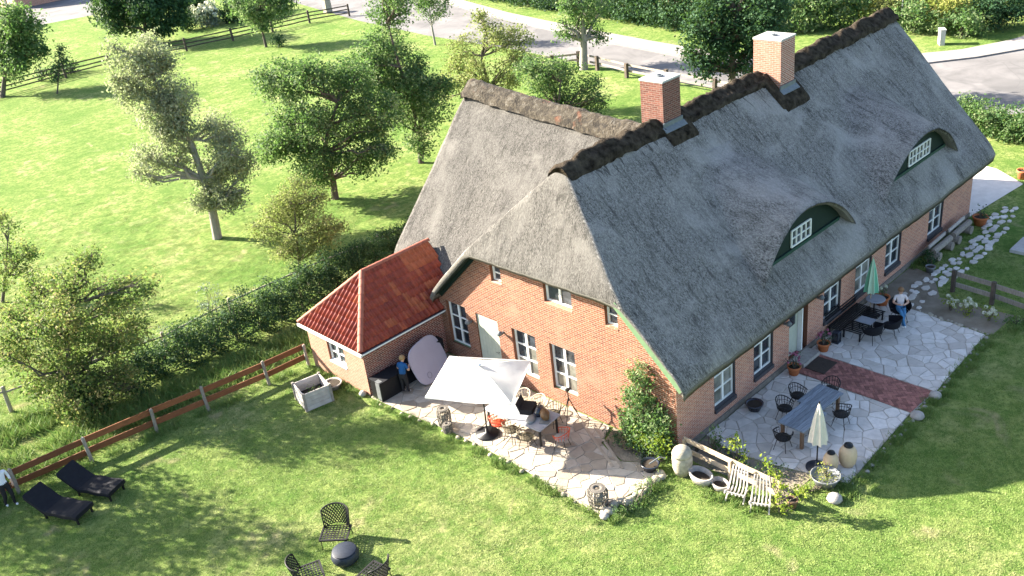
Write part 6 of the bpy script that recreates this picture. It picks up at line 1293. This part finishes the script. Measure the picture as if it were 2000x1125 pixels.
def blades(n, area_r, h, w, lean, mat, name):
    x = rng.uniform(-area_r, area_r, n); y = rng.uniform(-area_r, area_r, n); hh = h * rng.uniform(.5, 1.3, n); a = rng.uniform(0, 6.283, n); d = rng.uniform(0, 6.283, n); ln = lean * hh * rng.uniform(.2, 1.3, n)
    B = np.stack([x, y, np.zeros(n) - .005], 1); s = np.stack([np.cos(a), np.sin(a), np.zeros(n)], 1) * (w * rng.uniform(.6, 1.3, n))[:, None]
    T = B + np.stack([np.cos(d) * ln, np.sin(d) * ln, hh], 1); V = np.stack([B - s, B + s, T], 1).reshape(-1, 3)
    me = bpy.data.meshes.new(name); me.vertices.add(3 * n); me.vertices.foreach_set('co', V.astype(np.float32).ravel()); me.loops.add(3 * n); me.loops.foreach_set('vertex_index', np.arange(3 * n, dtype=np.int32))
    me.polygons.add(n); me.polygons.foreach_set('loop_start', np.arange(0, 3 * n, 3, dtype=np.int32)); me.update(calc_edges=True)
    at = me.attributes.new('tint', 'FLOAT', 'POINT'); at.data.foreach_set('value', np.repeat(rng.random(n), 3).astype(np.float32)); me.materials.append(mat); me.validate(); return bpy.data.objects.new(name, me)
def scatter(name, label, pts, sizes, patch):
    """one object: a geometry-nodes scatter of a grass patch on points"""
    me = bpy.data.meshes.new(name); me.from_pydata([tuple(p) for p in pts], [], []); at = me.attributes.new('size', 'FLOAT', 'POINT'); at.data.foreach_set('value', np.array(sizes, dtype=np.float32))
    o = bpy.data.objects.new(name, me); COL.objects.link(o); tag(o, label, 'grass', kind='stuff')
    ng = bpy.data.node_groups.new(name, 'GeometryNodeTree'); ng.interface.new_socket('Geometry', in_out='INPUT', socket_type='NodeSocketGeometry'); ng.interface.new_socket('Geometry', in_out='OUTPUT', socket_type='NodeSocketGeometry')
    gi = ng.nodes.new('NodeGroupInput'); go = ng.nodes.new('NodeGroupOutput'); oi = ng.nodes.new('GeometryNodeObjectInfo'); oi.inputs['Object'].default_value = patch; ip = ng.nodes.new('GeometryNodeInstanceOnPoints')
    rv = ng.nodes.new('FunctionNodeRandomValue'); rv.data_type = 'FLOAT_VECTOR'; rv.inputs[0].default_value = (0, 0, 0); rv.inputs[1].default_value = (0, 0, 6.283); sa = ng.nodes.new('GeometryNodeInputNamedAttribute'); sa.data_type = 'FLOAT'; sa.inputs['Name'].default_value = 'size'
    ng.links.new(gi.outputs[0], ip.inputs['Points']); ng.links.new(oi.outputs['Geometry'], ip.inputs['Instance']); ng.links.new(rv.outputs[0], ip.inputs['Rotation']); ng.links.new(sa.outputs[0], ip.inputs['Scale']); ng.links.new(ip.outputs[0], go.inputs[0])
    md = o.modifiers.new('scatter', 'NODES'); md.node_group = ng; return o
def dist_ok(x, y, polys, m):
    for p in polys:
        if inpoly(x, y, p): return False
        if m:
            for dx, dy in ((m, 0), (-m, 0), (0, m), (0, -m)):
                if inpoly(x + dx, y + dy, p): return False
    return True
rg = random.Random(21); lawn = []; lsz = []
CX, CY = -20.1, -15.5
for i in range(-20, 90):                                  # near lawn: 0.5 m patches
    for j in range(-16, 130):
        x = -18 + i * .42 + rg.uniform(-.12, .12); y = -9 + j * .42 + rg.uniform(-.12, .12)
        dd = (x - CX) * .594 + (y - CY) * .666
        if dd < 12 or x > 24 or rg.random() < (dd - 30) / 22: continue
        if dist_ok(x, y, NOGO, .24) and dist_ok(x, y, BEDS, 0): lawn.append((x, y, 0)); lsz.append(rg.uniform(.7, 1.15) * (1 if dd < 30 else .8))
patch = blades(230, .30, .035, .011, 1.4, M['blade'], 'lawn_patch')
scatter('lawn_grass', 'short sunlit mown grass of the lawn and meadow', lawn, lsz, patch)
tall = []; tsz = []
def line_tufts(P, n, jit, s0, s1):
    for a, b in zip(P[:-1], P[1:]):
        k_ = max(1, int(n * math.dist(a, b)))
        for k in range(k_):
            f = rg.random(); tall.append((a[0] + (b[0] - a[0]) * f + rg.uniform(-jit, jit), a[1] + (b[1] - a[1]) * f + rg.uniform(-jit, jit), 0)); tsz.append(rg.uniform(s0, s1))
line_tufts([(1.9, -5.1), (6.3, -5.05), (7.8, -5.1), (12.7, -5.0)], 12, .16, .5, 1.15)
line_tufts([(12.9, -5.1), (14.5, -6.0)], 8, .4, .6, 1.2)
line_tufts([(-3.95, .1), (-3.82, 4), (-3.9, 7.2), (-4.2, 11.2)], 6, .12, .5, 1.25)
line_tufts([(-3.7, -.25), (-2.4, -.45), (-1.1, -.5)], 14, .2, .5, 1.1)
line_tufts([(-.9, -.9), (-.6, -3.8)], 6, .3, .7, 1.3)
line_tufts([(1.2, -4.9), (1.9, -5.1)], 14, .3, .5, 1.1)
line_tufts([(-18, 18.6), (-12, 18.3), (-5, 17.6), (0.5, 17.5)], 16, 1.0, 1.2, 2.6)
line_tufts([(-18, 21.5), (-12, 21)], 10, .8, 1.2, 2.6)
line_tufts([(-17, 16.9), (-4.2, 15.45)], 5, .2, .7, 1.4)
line_tufts([(-4.2, 11.7), (-4.2, 15.1)], 6, .15, .7, 1.3)
line_tufts([(16.6, -.3), (22.4, -.4)], 6, .25, .7, 1.3)
tp = blades(70, .16, .17, .011, .9, M['blade_long'], 'tall_patch')
scatter('long_grass', 'longer uncut grass along paving edges and under the fences', tall, tsz, tp)
